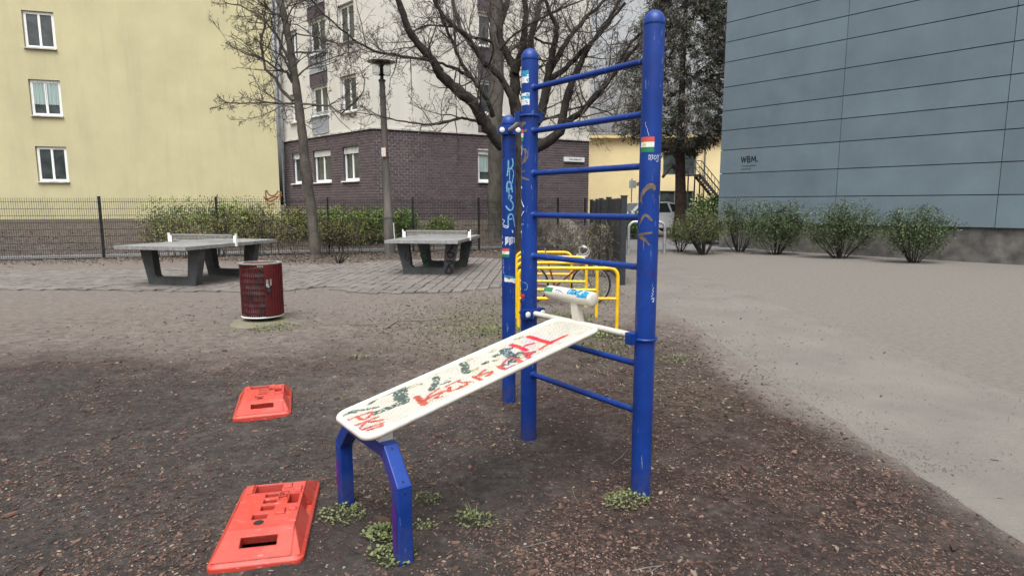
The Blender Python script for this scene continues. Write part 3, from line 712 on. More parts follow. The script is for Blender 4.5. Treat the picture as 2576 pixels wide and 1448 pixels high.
# screened fence leading away beside the path
sf = thing('privacy_fence', V((2.24, 12.2, 0)), 'dark grey screened fence with posts standing end on beside the bike racks', 'fence')
sp = [V((2.22, 12.25, 0)), V((2.30, 14.7, 0)), V((2.47, 17.1, 0)), V((2.68, 19.5, 0)), V((2.74, 21.3, 0))]
for i, p in enumerate(sp):
    dd = (sp[min(i+1, 4)]-sp[max(i-1, 0)]).normalized(); nn = V((-dd.y, dd.x, 0)); hgt = 1.76
    mb = MB(); mb.box(p+UP*(hgt/2), (.10, .11, hgt), (dd, nn, UP)); mb.box(p+UP*(hgt+.012), (.12, .13, .024), (dd, nn, UP)); part('post', mb, M['fence'], sf)
    if i:
        a, b = sp[i-1]+dd*.06, p-dd*.06; d = (b-a); L = d.length; d.normalize(); n2 = V((-d.y, d.x, 0))
        for r in range(9):
            z = .06+r*.186+.09; mb = MB(); mb.box((a+b)/2+UP*z+n2*rg.uniform(-.004, .004), (L, .012, .175), (d, n2, UP)); part('privacy_strip', mb, M['fence_panel'], sf)
        mb = MB()
        for r in range(10): mb.tube([a+UP*(.06+r*.186)+n2*.02, b+UP*(.06+r*.186)+n2*.02], .004, 4, False); mb.tube([a+UP*(.06+r*.186)-n2*.02, b+UP*(.06+r*.186)-n2*.02], .004, 4, False)
        part('wires', mb, M['fence'], sf)

# ------------------------------------------------------------------ trees
def spray(rng, v, a):
    q = V((rng.gauss(0, 1), rng.gauss(0, 1), rng.gauss(0, 1))); return (v+q*a).normalized()
TWR = [.0062, .0045]
def twigs(mb, path, rad, rng, level, n, ln, curl=.12, m=0, lv=3, t0=.15, sub=(6, 4), up=.25, shrink=.45):
    """side shoots along a branch, each with its own shoots"""
    k = len(path)
    for _ in range(n):
        t = t0+(1-t0)*rng.random()**.8; fi = t*(k-1); i = min(int(fi), k-2); fr = fi-i
        p = path[i].lerp(path[i+1], fr); tan = (path[i+1]-path[i]).normalized(); r0 = rad[i]*(1-fr)+rad[i+1]*fr
        d = spray(rng, tan*.55, .62); d.z += up*.4; d.normalize()
        L = ln*rng.uniform(.45, 1.15)*(1.15-.55*t); seg = 5 if level == 1 else 4
        q = [p]; r = max(TWR[0], min(r0*.6, L*.015)); rr = [r]
        for s in range(seg):
            d = spray(rng, d, curl); d.z += up*.28; d.normalize(); p = p+d*(L/seg); q.append(p); rr.append(max(TWR[1], r*(1-.75*(s+1)/seg)))
        mb.tube(q, rr, 4 if r > .012 else 3, False, m)
        if level < lv: twigs(mb, q, rr, rng, level+1, max(2, int(sub[min(level-1, len(sub)-1)]*rng.uniform(.6, 1.3))), L*shrink, curl*1.2, m, lv, .2, sub, up, shrink)
def limb_path(pts, Yd, rng, jit=.02):
    return [at(x, y, yy) for (x, y), yy in zip(pts, Yd)]
def dens(pts, rad, rng, jit=.8, n=4):
    """subdivide a traced limb so that it bends a little between the given points"""
    q = []; r = []
    for i in range(len(pts)-1):
        L = (pts[i+1]-pts[i]).length
        for k in range(n):
            f = k/n; o_ = V((rng.gauss(0, 1), rng.gauss(0, 1), rng.gauss(0, 1)))*L*.028*jit if k else V((0, 0, 0))
            q.append(pts[i].lerp(pts[i+1], f)+o_); r.append((rad[i]*(1-f)+rad[i+1]*f)*(1+rng.uniform(-.07, .09)))
    q.append(pts[-1]); r.append(rad[-1]); return q, r

q1 = lambda x, y: (647.8+x*.3257, y*.3257)
q2 = lambda x, y: (1006.3+x*.3257, y*.3257)
q3 = lambda x, y: (1446.5+x*.3257, y*.3257)
def traced_tree(name, base, label, limbs, trunk, bark, seed, Y0, tw=(16, 1.5), twm='twig', sub=(6, 4), lv=3, up=.25):
    rng = R(seed); t = thing(name, base, label, 'tree')
    pts, rad = dens([at(x, y, Y0) for x, y, _ in trunk], [w_ for _, _, w_ in trunk], rng, .25)
    mb = MB(); 
    # root flare
    pts = [V((pts[0].x, pts[0].y, base[2]-.15)), V((pts[0].x, pts[0].y, base[2]+.12))]+pts; rad = [rad[0]*1.5, rad[0]*1.15]+rad
    mb.knob = .16; mb.tube(pts, rad, 16); part('trunk', mb, M[bark], t, True, 80)
    mbt = MB()
    for (conv, pl, Ya, Yb, wa, wb, nt) in limbs:
        P = [conv(x, y) for x, y in pl]; k = len(P)
        wp, wr = dens([at(x, y, Ya+(Yb-Ya)*i/(k-1)) for i, (x, y) in enumerate(P)], [wa+(wb-wa)*i/(k-1) for i in range(k)], rng)
        mb = MB(); mb.knob = .22; mb.tube(wp, wr, 9 if wa > .03 else 5, True); part('branch', mb, M[bark], t, True, 80)
        if nt: twigs(mbt, wp, wr, rng, 1, int(nt*1.4), tw[1], .14, 0, lv, .12, sub, up)
    o = part('twigs', mbt, M[twm], t, kind='stuff')
    return t
# --- big many-stemmed tree behind the ladder
YT = 20.3
big = [
 (q2, [(800, 1130), (720, 1040), (640, 930), (560, 790), (400, 660), (310, 580), (255, 470), (130, 330), (60, 220), (10, 70), (-40, -60)], YT, YT-1.6, .215, .075, 22),
 (q2, [(900, 880), (870, 770), (780, 600), (700, 520), (640, 480), (590, 380), (510, 270), (400, 190), (330, 120), (265, 10), (230, -90)], YT, YT-.8, .12, .04, 20),
 (q2, [(720, 900), (690, 800), (600, 660), (500, 530), (430, 400), (360, 220), (290, 40), (260, -80)], YT-.1, YT-1.3, .075, .028, 18),
 (q2, [(910, 900), (880, 760), (890, 620), (880, 520), (800, 370), (760, 250), (800, 120), (850, -40)], YT+.2, YT+.8, .2, .06, 16),
 (q2, [(890, 560), (920, 460), (955, 360), (962, 180), (968, -60)], YT+.2, YT-.2, .13, .075, 14),
 (q2, [(960, 900), (985, 500), (1010, 300), (1060, 130), (1110, -60)], YT+.3, YT+1.2, .15, .06, 14),
 (q2, [(1040, 960), (1100, 860), (1130, 700), (1150, 520), (1195, 340), (1215, 210), (1160, 100), (1120, -20)], YT+.1, YT-.4, .17, .045, 18),
 (q2, [(1130, 640), (1250, 555), (1330, 480), (1400, 400), (1500, 310), (1620, 170), (1740, 20)], YT, YT-1.2, .10, .035, 18),
 (q2, [(1040, 1150), (1150, 1090), (1240, 1020), (1265, 860), (1310, 690), (1390, 500), (1440, 390), (1520, 280), (1700, 0)], YT, YT-1.0, .18, .04, 18),
 (q2, [(1250, 980), (1320, 920), (1385, 880), (1470, 790), (1560, 690), (1660, 560), (1760, 440), (1850, 330)], YT-.1, YT-1.8, .12, .035, 20),
 (q2, [(1150, 560), (1230, 420), (1300, 300), (1420, 150), (1545, 40), (1640, -60)], YT+.1, YT+1.2, .10, .04, 16),
 (q2, [(640, 955), (560, 930), (480, 910), (390, 935), (300, 960), (150, 955), (0, 935), (-130, 905), (-330, 870)], YT-.3, YT-1.6, .05, .012, 16),
 (q2, [(540, 600), (450, 540), (330, 490), (180, 460), (0, 435), (-190, 400), (-330, 330), (-480, 210), (-620, 80), (-720, -40)], YT-.3, YT-1.5, .055, .018, 22),
 (q2, [(720, 330), (650, 300), (550, 290), (440, 215), (300, 200), (210, 195), (100, 240), (0, 275)], YT, YT-1.0, .045, .012, 14),
 (q2, [(770, 380), (880, 270), (1000, 190), (1120, 130), (1250, 60), (1420, 0)], YT-.6, YT-1.3, .035, .018, 10),
 (q2, [(1040, 290), (1100, 330), (1160, 340), (1200, 330)], YT+.1, YT, .04, .03, 4),
 (q3, [(100, 800), (220, 660), (340, 480), (430, 330), (520, 250), (700, 50)], YT-.4, YT-2.0, .065, .03, 12),
 (q2, [(1080, 930), (1200, 900), (1300, 850), (1420, 820), (1600, 860), (1760, 1000)], YT, YT-1.3, .04, .01, 10),
]
traced_tree('bare_tree', V((.31, YT, 0)), 'dark bare tree forking into many limbs behind the blue ladder', big, [(1312, 636, .235), (1312, 520, .20), (1311, 440, .195), (1310, 380, .2), (1310, 330, .19), (1308, 290, .13)], 'bark_dark', 21, YT, (16, 1.9), sub=(9, 5))
# --- straight grey trunk standing behind it
b2 = at(1244, 575, 25.2); b2.z = ground_z(b2.x, b2.y)
st_l = [(q2, [(740, 640), (600, 420), (480, 250), (420, 60), (400, -60)], 25.2, 24.6, .10, .05, 8), (q2, [(745, 500), (860, 380), (960, 320), (1080, 200), (1180, 20)], 25.2, 25.8, .09, .04, 8), (q2, [(740, 250), (690, 130), (660, -40)], 25.2, 25.0, .09, .06, 5)]
traced_tree('grey_tree', b2, 'thick straight grey tree trunk standing close to the brick wall', st_l, [(1244, 560, .30), (1246, 460, .30), (1247, 330, .285), (1248, 200, .28), (1249, 100, .26), (1248, 0, .24), (1248, -80, .2)], 'bark_grey', 8, 25.2, (10, 1.4), sub=(5, 3), lv=2)
# --- young tree at the left
YL = 18.4
le = [
 (q1, [(290, 800), (200, 800), (120, 795), (0, 795), (-120, 800), (-260, 790)], YL, YL-.8, .035, .012, 12),
 (q1, [(300, 795), (400, 805), (480, 815), (560, 815), (600, 850), (645, 880), (690, 840), (760, 780), (820, 700), (830, 620), (790, 530), (700, 500)], YL, YL-1.2, .032, .008, 16),
 (q1, [(270, 640), (230, 560), (150, 540), (90, 490), (20, 450), (-90, 420), (-250, 330)], YL, YL-.8, .045, .012, 18),
 (q1, [(300, 600), (340, 560), (390, 520), (460, 490), (560, 455), (660, 420), (760, 400), (860, 370)], YL, YL+.9, .028, .007, 14),
 (q1, [(255, 560), (215, 460), (170, 400), (190, 300), (210, 200), (240, 120), (300, 20), (330, -60)], YL, YL-.5, .035, .014, 14),
 (q1, [(250, 480), (200, 380), (140, 260), (70, 180), (0, 110), (-120, 50), (-250, 20)], YL, YL+.6, .045, .015, 16),
 (q1, [(240, 420), (330, 400), (470, 400), (640, 430), (700, 440)], YL, YL-.7, .022, .006, 10),
 (q1, [(235, 330), (300, 260), (420, 280), (520, 320), (620, 340), (720, 335), (830, 340)], YL, YL-1.0, .028, .006, 12),
 (q1, [(220, 190), (300, 190), (380, 240), (440, 300)], YL, YL+.5, .022, .006, 8),
 (q1, [(210, 140), (120, 100), (30, 30), (-60, -60)], YL, YL-.6, .035, .015, 12),
 (q1, [(200, 90), (260, 20), (300, -70)], YL, YL+.5, .035, .02, 8),
 (q1, [(275, 780), (180, 690), (140, 600), (60, 540), (20, 330), (60, 200), (50, 120), (0, 90)], YL+.1, YL+.7, .05, .02, 12),
 (q1, [(290, 830), (200, 810), (130, 850), (60, 880), (-60, 920)], YL, YL-.7, .018, .006, 8),
 (q1, [(325, 930), (420, 1000), (470, 990), (560, 900)], YL, YL-.5, .014, .005, 5),
 (q1, [(180, 60), (140, -40), (120, -120)], YL, YL, .06, .04, 6),
 (q1, [(510, 0), (560, 70), (640, 150), (700, 240), (800, 310), (900, 370), (1000, 420), (1100, 435), (1200, 440)], YT-2.2, YT-1.4, .045, .05, 16),
]
traced_tree('young_tree', V((-5.92, YL, 0)), 'slim grey brown bare tree beside the left table and waste bin', le[:-1], [(795, 642, .155), (786, 560, .15), (776, 470, .145), (768, 420, .148), (760, 330, .125), (750, 250, .115), (738, 170, .105), (728, 110, .10), (716, 45, .09), (700, -20, .085), (690, -80, .07)], 'bark_grey', 5, YL, (14, 1.3), sub=(7, 5), up=.12)

# --- far bare trees behind the annex (generic growth)
def wild_tree(name, base, hgt, r0, seed, label, bark='bark_grey', lv=3, spreadf=.5):
    rng = R(seed); t = thing(name, base, label, 'tree', 'bare trees far behind the yellow annex'); p = V(base); d = V((0, 0, 1)); pts = [p]; rad = [r0]
    for i in range(10):
        d = spray(rng, d, .07); d.z += .15; d.normalize(); p = p+d*hgt*.1; pts.append(p); rad.append(r0*(1-.085*(i+1)))
    mb = MB(); mb.tube(pts, rad, 8); part('trunk', mb, M[bark], t, True)
    mbt = MB(); twigs(mbt, pts, rad, rng, 1, 26, hgt*.45, .10, 0, lv, .22, (8, 6), .45, .5); part('twigs', mbt, M['twig_light'], t, kind='stuff'); return t
wild_tree('far_tree', (8.6, 58, 0), 15, .22, 31, 'bare tree in the sky gap just left of the conifer')
wild_tree('far_tree', (11.2, 64, 0), 17, .24, 32, 'taller bare tree directly behind the conifer and far yellow building')
wild_tree('far_tree', (6.2, 62, 0), 14, .2, 33, 'bare tree close to the cream house end, over the yellow roof')

# --- conifer with dead inner twigs
def leafquad(mb, p, d, n, l, w_, m=0):
    s = d.cross(n)
    if s.length < 1e-5: return
    s.normalize(); mb.add((p, p+d*l*.5+s*w_/2, p+d*l, p+d*l*.5-s*w_/2), ((0, 1, 2, 3),), m)
def conifer():
    rng = R(17); Yc = 30.0; bx = at(1712, 500, Yc).x; base = V((bx, Yc, 0)); t = thing('conifer', base, 'dark shaggy conifer full of grey dead twigs beside the blue building', 'tree')
    mb = MB(); pts = [base+V((.0, 0, -.1)), base+V((.02, 0, 1.5)), base+V((-.1, 0, 4)), base+V((-.1, .1, 8)), base+V((0, 0, 14.5))]; mb.tube(pts, [.32, .27, .22, .13, .04], 10); part('trunk', mb, M['bark_red'], t, True)
    # one stout low limb
    for pl in ([(1708, 430), (1690, 415), (1678, 430), (1668, 445)], [(1708, 400), (1680, 370), (1650, 372), (1628, 390), (1648, 420), (1655, 440)]):
        mb = MB(); mb.tube([at(x, y, Yc-.3*i) for i, (x, y) in enumerate(pl)], [.13-.02*i for i in range(len(pl))], 7); part('branch', mb, M['bark_grey'], t, True)
    mbd = MB(); mbg = MB(); mbt = MB()
    def rmax(z):   # crown radius at height
        if z < 4.2: return 0
        if z < 5.6: return 2.5*sm(3.9, 5.4, z)
        return 2.5*(1-((z-5.6)/10.2)**1.35 if z > 5.6 else 1)+.05
    n = 0
    while n < 2300:
        z = rng.uniform(4.2, 15.2); a = rng.uniform(0, 2*math.pi); R_ = rmax(z)*(1+.18*math.sin(a*3+z*1.3)+.12*math.sin(a*7-z*2.1)+rng.uniform(-.1, .14))
        if R_ <= 0.05: continue
        r = R_*math.sqrt(rng.random())**.55; c = V((bx-.05+math.cos(a)*r, Yc+math.sin(a)*r, z)); out = V((math.cos(a), math.sin(a), -.35+.3*rng.random())); n += 1
        dead = rng.random() < .62
        L = rng.uniform(.35, .75)
        q = [c]; d = out.normalized()
        for s in range(3): d = spray(rng, d, .3); q.append(q[-1]+d*L/3)
        mbt.tube(q, [.012, .010, .008, .004], 3, False)
        for _ in range(9 if dead else 4):
            i = rng.randint(0, 2); p = q[i]; e = spray(rng, d, .8); u = [p, p+e*.18, p+spray(rng, e, .4)*.34]; mbt.tube(u, [.007, .005, .003], 3, False)
        for _ in range(14 if dead else 26):
            i = rng.random()*3; k = min(int(i), 2); p = q[k].lerp(q[k+1], i-k)+V((rng.gauss(0, .07), rng.gauss(0, .07), rng.gauss(0, .07)))
            e = spray(rng, d+V((0, 0, -.25)), .6); leafquad(mbd if dead else mbg, p, e, spray(rng, V((0, 0, 1)), .7), rng.uniform(.14, .32), rng.uniform(.03, .07))
    part('foliage', mbg, M['needle'], t, kind='stuff'); part('dead_foliage', mbd, M['needle_dead'], t, kind='stuff'); part('twigs', mbt, M['twig_light'], t, kind='stuff')
conifer()

# ------------------------------------------------------------------ shrubs
def shrub(name, base, hgt, wx, wy, stems, leaves, leaf, lsize, seed, label, group=None, stem_m='twig', top=.0, box=False, stem_r=.012, twl=.4, tw_n=8, drop=.0, cat='shrub', onstem=.72):
    """upright stems from one root, forking into twigs, with leaves on and round the twigs; wx, wy half widths"""
    rng = R(seed); base = V((base[0], base[1], ground_z(base[0], base[1]))); t = thing(name, base, label, cat, group); mbs = MB(); mbl = MB(); paths = []
    for i in range(stems):
        a = rng.uniform(0, 2*math.pi); rr = math.sqrt(rng.random()); tip = base+V((math.cos(a)*wx*rr*.9, math.sin(a)*wy*rr*.9, hgt*rng.uniform(.7, 1.0)*(1-.25*rr*rr)))
        b0 = base+V((math.cos(a)*wx*.12*rr, math.sin(a)*wy*.12*rr, -.03)) if not box else V((tip.x+rng.gauss(0, .08), tip.y+rng.gauss(0, .05), base.z-.05))
        mid = b0.lerp(tip, .5)+V((math.cos(a), math.sin(a), 0))*wx*rr*(-.08 if box else .05)+V((rng.gauss(0, .03), rng.gauss(0, .03), 0)); q = [b0, b0.lerp(mid, .5)+V((rng.gauss(0, .02), rng.gauss(0, .02), 0)), mid, mid.lerp(tip, .5)+V((rng.gauss(0, .04), rng.gauss(0, .04), 0)), tip]
        r = stem_r*rng.uniform(.7, 1.4); rad = [r, r*.85, r*.7, r*.5, r*.25]
        mbs.tube(q, rad, 5, False); paths.append((q, rad))
        twigs(mbs, q, rad, rng, 1, tw_n, twl, .2, 0, 2, .3, (4,), .35)
    part('stems', mbs, M[stem_m], t)
    lm = leaf if isinstance(leaf, (list, tuple)) else [leaf]
    for i in range(leaves):
        if rng.random() < onstem:
            q, rad = paths[rng.randrange(len(paths))]; f = (.4+.6*rng.random()**.7)*4; k = min(int(f), 3); p = q[k].lerp(q[k+1], f-k)+V((rng.gauss(0, .12*wx+.05), rng.gauss(0, .12*wy+.05), rng.gauss(0, .09)))
        else:
            a = rng.uniform(0, 2*math.pi); z = drop+(1-drop)*rng.random(); rr = rng.random()**.4
            if box: x, y = rng.uniform(-1, 1), rng.uniform(-1, 1)
            else: s = math.sqrt(max(0, 1-((z-.55)/.52)**2)) if z > .55 else .55+.45*z/.55; x, y = math.cos(a)*rr*s, math.sin(a)*rr*s
            lump = 1+.16*noise.noise(V((x*2.4+seed, y*2.4, z*2.5)))
            p = base+V((x*wx*lump, y*wy*lump, z*hgt*(1+.10*noise.noise(V((x*3, y*3, seed))))))
        if p.z < base.z+drop*hgt*.8: continue
        d = spray(rng, V((0, 0, .35)), .9); leafquad(mbl, p, d, spray(rng, V((0, 0, 1)), .6), lsize*rng.uniform(.6, 1.35), lsize*rng.uniform(.35, .7), rng.choices(range(len(lm)), [3]+[1]*(len(lm)-1))[0])
    part('leaves', mbl, [M[x] for x in lm], t, kind='stuff'); return t
# fresh green hedge bushes behind the fence
def behind(px, d, z=.2):   # a point on the far side of the fence on the sight line px
    r = ray(px, 600); t = ((FA+FN*d)-EYE).dot(FN)/V((r.x, 1, 0)).dot(FN); return (r.x*t, t)
hg = 'green bushes between fence and houses'
shrub('hedge_bush', behind(505, 3.2), 1.6, 1.9, .6, 26, 4600, ['leaf_fresh', 'leaf_olive'], .09, 41, 'fresh green bush under the pale yellow wall at far left', hg, box=True)
shrub('hedge_bush', behind(668, 3.2), 1.35, 1.35, .6, 24, 3600, ['leaf_olive', 'leaf_fresh'], .08, 42, 'yellowish green bush behind the fence left of the young tree', hg, box=True)
shrub('hedge_bush', behind(752, 3.6), 1.1, .5, .5, 12, 1800, ['leaf_olive', 'leaf_fresh'], .08, 43, 'low sparse yellowish bush directly behind the young tree trunk', hg, box=True)
shrub('hedge_bush', behind(860, 2.7), 1.4, 1.25, .65, 24, 5200, ['leaf_fresh', 'leaf_olive'], .085, 44, 'bright green rounded bush between young tree and lamp post', hg)
shrub('hedge_bush', behind(940, 2.9), 1.3, .85, .6, 18, 3400, ['leaf_fresh', 'leaf_dark'], .085, 45, 'darker green bush just left of the lamp post', hg)
shrub('hedge_bush', behind(1020, 2.7), 1.3, .62, .55, 16, 3200, ['leaf_fresh', 'leaf_dark'], .085, 46, 'green bush just right of the lamp post', hg)
shrub('hedge_bush', behind(1112, 2.8), .95, .62, .5, 14, 3200, ['leaf_fresh', 'leaf_olive'], .08, 47, 'lowest green bush behind the far end of the table', hg)
# twiggy budding shrubs along the near side of the fence
def before(px, d): return behind(px, -d)
tg = 'twiggy budding shrubs along the near side of the fence'
for px, hh, wx_, lv_, sd, lab in ((430, 1.3, 1.0, 1400, 51, 'leftmost twiggy olive shrub at the wire fence'), (560, 1.35, 1.0, 1400, 52, 'twiggy olive shrub behind the table beside the waste bin'), (690, 1.3, .95, 1040, 53, 'twiggy olive shrub at the fence left of the young tree'), (815, 1.2, .7, 845, 54, 'twiggy olive shrub right beside the young tree at the fence post'), (880, 1.2, .9, 1235, 55, 'widest twiggy olive shrub at the fence between tree and lamp post'), (1065, .9, .5, 300, 56, 'thin bare shrub at the fence behind the table'), (1165, .8, .4, 120, 57, 'sparse bare shrub at the fence behind the table corner')):
    shrub('fence_shrub', before(px, .35), hh, wx_, .3, 11, lv_, ['leaf_olive'], .055, sd, lab, tg, stem_r=.014, twl=.42, tw_n=12, box=True, drop=.28)
shrub('bare_bush', gnd(853, 662).to_2d(), .55, .42, .3, 9, 0, ['leaf_olive'], .03, 58, 'small leafless bush with dark bent stems near the young tree foot', stem_m='bark_dark', stem_r=.017, twl=.12, tw_n=2)
for px, py, hh, wx_, lv_, sd, lab in ((1418, 668, 1.3, .5, 160, 61, 'knotty pruned shrub with few leaves behind the bicycle'), (1530, 640, 1.2, .62, 420, 62, 'tangled shrub with sparse pale leaves in front of the dark fence'), (1490, 655, 1.2, .5, 200, 64, 'thin tangled shrub between bicycle and dark fence'), (1365, 632, 1.2, .45, 60, 63, 'leafless shrub behind the ladder at the wire fence')):
    b_ = gnd(px, py) if px != 1530 else V((1.95, 13.6, 0))
    shrub('tangled_shrub', b_.to_2d(), hh, wx_, .35, 12, lv_, ['leaf_olive'], .045, sd, lab, 'bare shrubs behind the bike racks', stem_m='twig_light', stem_r=.016, twl=.5, tw_n=12, drop=.3)
# shrubs on the right by the path and the blue building
rgp = 'shrubs beside the blue building'
shrub('path_shrub', (6.2, 19.8), 1.5, .88, .8, 22, 6000, ['leaf_grey', 'leaf_olive'], .05, 71, 'grey green fine leaved shrub on bare stems right of the grey hoop', rgp, stem_m='bark_dark', stem_r=.018, twl=.45, tw_n=9, drop=.36)
shrub('path_shrub', (5.75, 21.0), 1.0, .6, .6, 14, 2800, ['leaf_grey', 'leaf_olive'], .05, 72, 'smaller shrub half hidden behind the round grey green shrub', rgp, stem_m='bark_dark', stem_r=.014, tw_n=8, drop=.4)
shrub('wall_shrub', (7.75, 20.9), 1.85, 1.15, .55, 18, 5200, ['leaf_grey', 'leaf_dark'], .05, 73, 'wispy shrub in front of the concrete plinth of the blue building', rgp, stem_m='bark_dark', stem_r=.014, twl=.55, tw_n=8, drop=.35)
shrub('wall_shrub', (8.55, 19.85), 1.7, 1.2, .6, 20, 8000, ['leaf_grey', 'leaf_dark'], .06, 74, 'dense dark shrub at the foot of the blue building at right', rgp, stem_m='bark_dark', stem_r=.014, twl=.5, tw_n=8, drop=.12)
shrub('wall_shrub', (9.9, 18.45), 1.65, 1.2, .6, 18, 7000, ['leaf_grey', 'leaf_dark'], .06, 75, 'leafy shrub between two others along the blue building', rgp, stem_m='bark_dark', stem_r=.014, twl=.5, tw_n=8, drop=.15)
shrub('wall_shrub', (11.2, 17.0), 1.5, 1.1, .6, 16, 6000, ['leaf_grey', 'leaf_dark'], .06, 78, 'shrub at the outer end of the row along the blue building', rgp, stem_m='bark_dark', stem_r=.014, twl=.5, tw_n=8, drop=.12)
shrub('laurel_hedge', (8.1, 25.2), 1.95, 1.0, .8, 18, 5200, ['leaf_dark', 'leaf_fresh'], .15, 76, 'glossy laurel hedge in front of the stair and the white car', stem_r=.02, tw_n=6, drop=.1, cat='hedge')
shrub('roadside_hedge', (5.6, 28.6), 1.25, .9, .6, 16, 3000, ['leaf_dark', 'leaf_fresh'], .12, 77, 'clipped green hedge by the road below the street sign', box=True, cat='hedge')
# ------------------------------------------------------------------ lamp post
lb = gnd(981, 638); lt = at(961, 205, lb.y)
lp = thing('street_lamp', lb, 'concrete park lamp with disc shaped head standing before the fence', 'street lamp')
ax = (lt-lb).normalized()
mb = MB(); P = lambda z: lb+ax*(z/ax.z)
mb.tube([P(-.1), P(1.15), P(1.22), P(1.28), P(lt.z-.55-1.6), P(lt.z)], [.185, .163, .168, .142, .105, .088], 12); part('pole', mb, M['lamp_post'], lp, True, 50)
mb = MB(); mb.tube([P(1.17), P(1.21)], [.178, .178], 12); mb.tube([P(lt.z-2.35), P(lt.z-2.33)], [.118, .118], 12); part('collar', mb, M['lamp_post'], lp)
mb = MB(); mb.tube([P(lt.z-.005), P(lt.z+.05)], [.115, .11], 12); mb.tube([P(lt.z+.05), P(lt.z+.10), P(lt.z+.16), P(lt.z+.2)], [.05, .062, .05, .11], 10); part('neck', mb, M['black'], lp, True, 40)
zl = lt.z+.20; c = P(zl)
mb = MB(); mb.lathe([(.25, 0), (.285, .015), (.285, .40), (.279, .40), (.279, .03), (.24, .012)], c, 28); part('glass_shade', mb, M['clear'], lp, True, 40)
mb = MB(); mb.lathe([(.02, .405), (.44, .385), (.455, .395), (.44, .408), (.20, .445), (.02, .455)], c, 32); part('cap', mb, M['lamp_cap'], lp, True, 30)
mb = MB(); mb.lathe([(.06, .22), (.10, .39)], c, 14); mb.lathe([(.10, .0), (.10, .02), (.06, .03), (.06, .20), (.05, .21)], c, 12); part('lamp_unit', mb, M['frame'], lp, True, 40)
bx_ = P(at(962, 384, lb.y).z)+V((-.02, -.14, 0)); mb = MB(); mb.box(bx_, (.13, .07, .27)); bxo = part('box', mb, M['stk_white'], lp)
mb = MB(); mb.box(bx_+V((0, .012, 0)), (.16, .06, .31)); part('box_rim', mb, M['stk_red'], lp)
mb = MB(); mb.tube([P(bx_.z)+V((-.13, -.02, .02)), P(bx_.z)+V((-.06, -.11, .02)), P(bx_.z)+V((.06, -.11, .02)), P(bx_.z)+V((.14, -.01, .02))], .012, 6); part('strap', mb, M['steel'], lp)
mb = MB(); mb.tube([P(.42)+V((.18, -.03, 0)), P(1.02)+V((.165, -.03, 0))], .016, 6); part('cable_cover', mb, M['frame'], lp)

# ------------------------------------------------------------------ table tennis tables
def table(org, rz, label):
    t = thing('table_tennis_table', org, label, 'table', 'outdoor table tennis tables'); t.rotation_euler = (0, 0, rz); ORG[t] = V((0, 0, 0))
    W_, L_, zt = 1.64, 2.74, .80
    mb = MB(); b_ = .006
    mb.hexa([V((x, y, z)) for z in (zt-.06, zt) for (x, y) in ((-W_/2, 0), (W_/2, 0), (W_/2, L_), (-W_/2, L_))]); part('table_top', mb, M['table_top'], t)
    mb = MB()
    for (a, b2, c2, d2) in ((-W_/2-.006, -.006, W_/2+.006, .012), (-W_/2-.006, L_-.012, W_/2+.006, L_+.006)): mb.box(((a+c2)/2, (b2+d2)/2, zt-.03), (c2-a, d2-b2, .066))
    for x in (-W_/2+.001, W_/2-.001): mb.box((x, L_/2, zt-.03), (.014, L_-.03, .066))
    part('edge_rail', mb, M['galv'], t)
    for yy in (.48, L_-.62):
        f = MB(); th = .16
        o = [(-.72, .735), (-.55, 0), (.55, 0), (.72, .735), (.44, .735), (.385, .20), (.34, .16), (-.34, .16), (-.385, .20), (-.44, .735)]
        k = len(o); P_ = [V((x, yy+s, z)) for s in (0, th) for x, z in o]
        # convex pieces: two legs and a foot beam
        for pc in ((0, 1, 7, 8, 9), (2, 3, 4, 5, 6), (1, 2, 6, 7)):
            f.prism([P_[i] for i in pc], V((0, th, 0)))
        part('leg_frame', f, M['table_leg'], t)
    n_ = MB(); yc = L_/2; pit = .031; nx_ = int(1.5/pit); z0 = zt+.022
    for i in range(nx_):
        for j in range(3):
            cx, cz = -.75+pit*(i+.5), z0+.03+pit*(j+.5); h_ = .0128
            o8 = [(cx+h_*math.cos(math.pi/4*q+math.pi/8), cz+h_*math.sin(math.pi/4*q+math.pi/8)) for q in range(8)]; e = pit/2
            sq = [(cx+e, cz+e*.41), (cx+e*.41, cz+e), (cx-e*.41, cz+e), (cx-e, cz+e*.41), (cx-e, cz-e*.41), (cx-e*.41, cz-e), (cx+e*.41, cz-e), (cx+e, cz-e*.41)]
            for q in range(8): n_.quad(*[(p[0], yc, p[1]) for p in (sq[q], sq[(q+1) % 8], o8[(q+1) % 8], o8[q])])
            for sx, sz in ((1, 1), (-1, 1), (-1, -1), (1, -1)): n_.add([(cx+sx*e, yc, cz+sz*e*.41), (cx+sx*e*.41, yc, cz+sz*e), (cx+sx*e, yc, cz+sz*e)], [(0, 1, 2)])
    n_.box((0, yc, z0+.017), (1.5, .004, .026)); n_.box((0, yc, z0+.03+3*pit+.014), (1.5, .004, .026)); part('net', n_, M['net'], t)
    for s in (-1, 1): mb = MB(); mb.box((s*(W_/2+.015), yc, zt+.06), (.02, .05, .26)); mb.box((s*(W_/2-.02), yc, zt+.07), (.06, .012, .15)); part('net_post', mb, M['frame'], t)
    return t
tb = table(V((-2.0, 13.45, .02)), math.radians(-7.5), 'dark stone table tennis table with white perforated net')
mb = MB()
def tl(px, py, yy):   # sight line to the table's own leg face
    Mw = Matrix.Translation((-2.0, 13.45, .02)) @ Matrix.Rotation(math.radians(-7.5), 4, 'Z'); Mi = Mw.inverted(); o = Mi @ EYE; r = (Mi.to_3x3() @ ray(px, py)); t = (yy-o.y)/r.y; return o+r*t
z8 = lambda x, y: ((1500+x/4.526)*.6289, (880+y/4.526)*.6289)
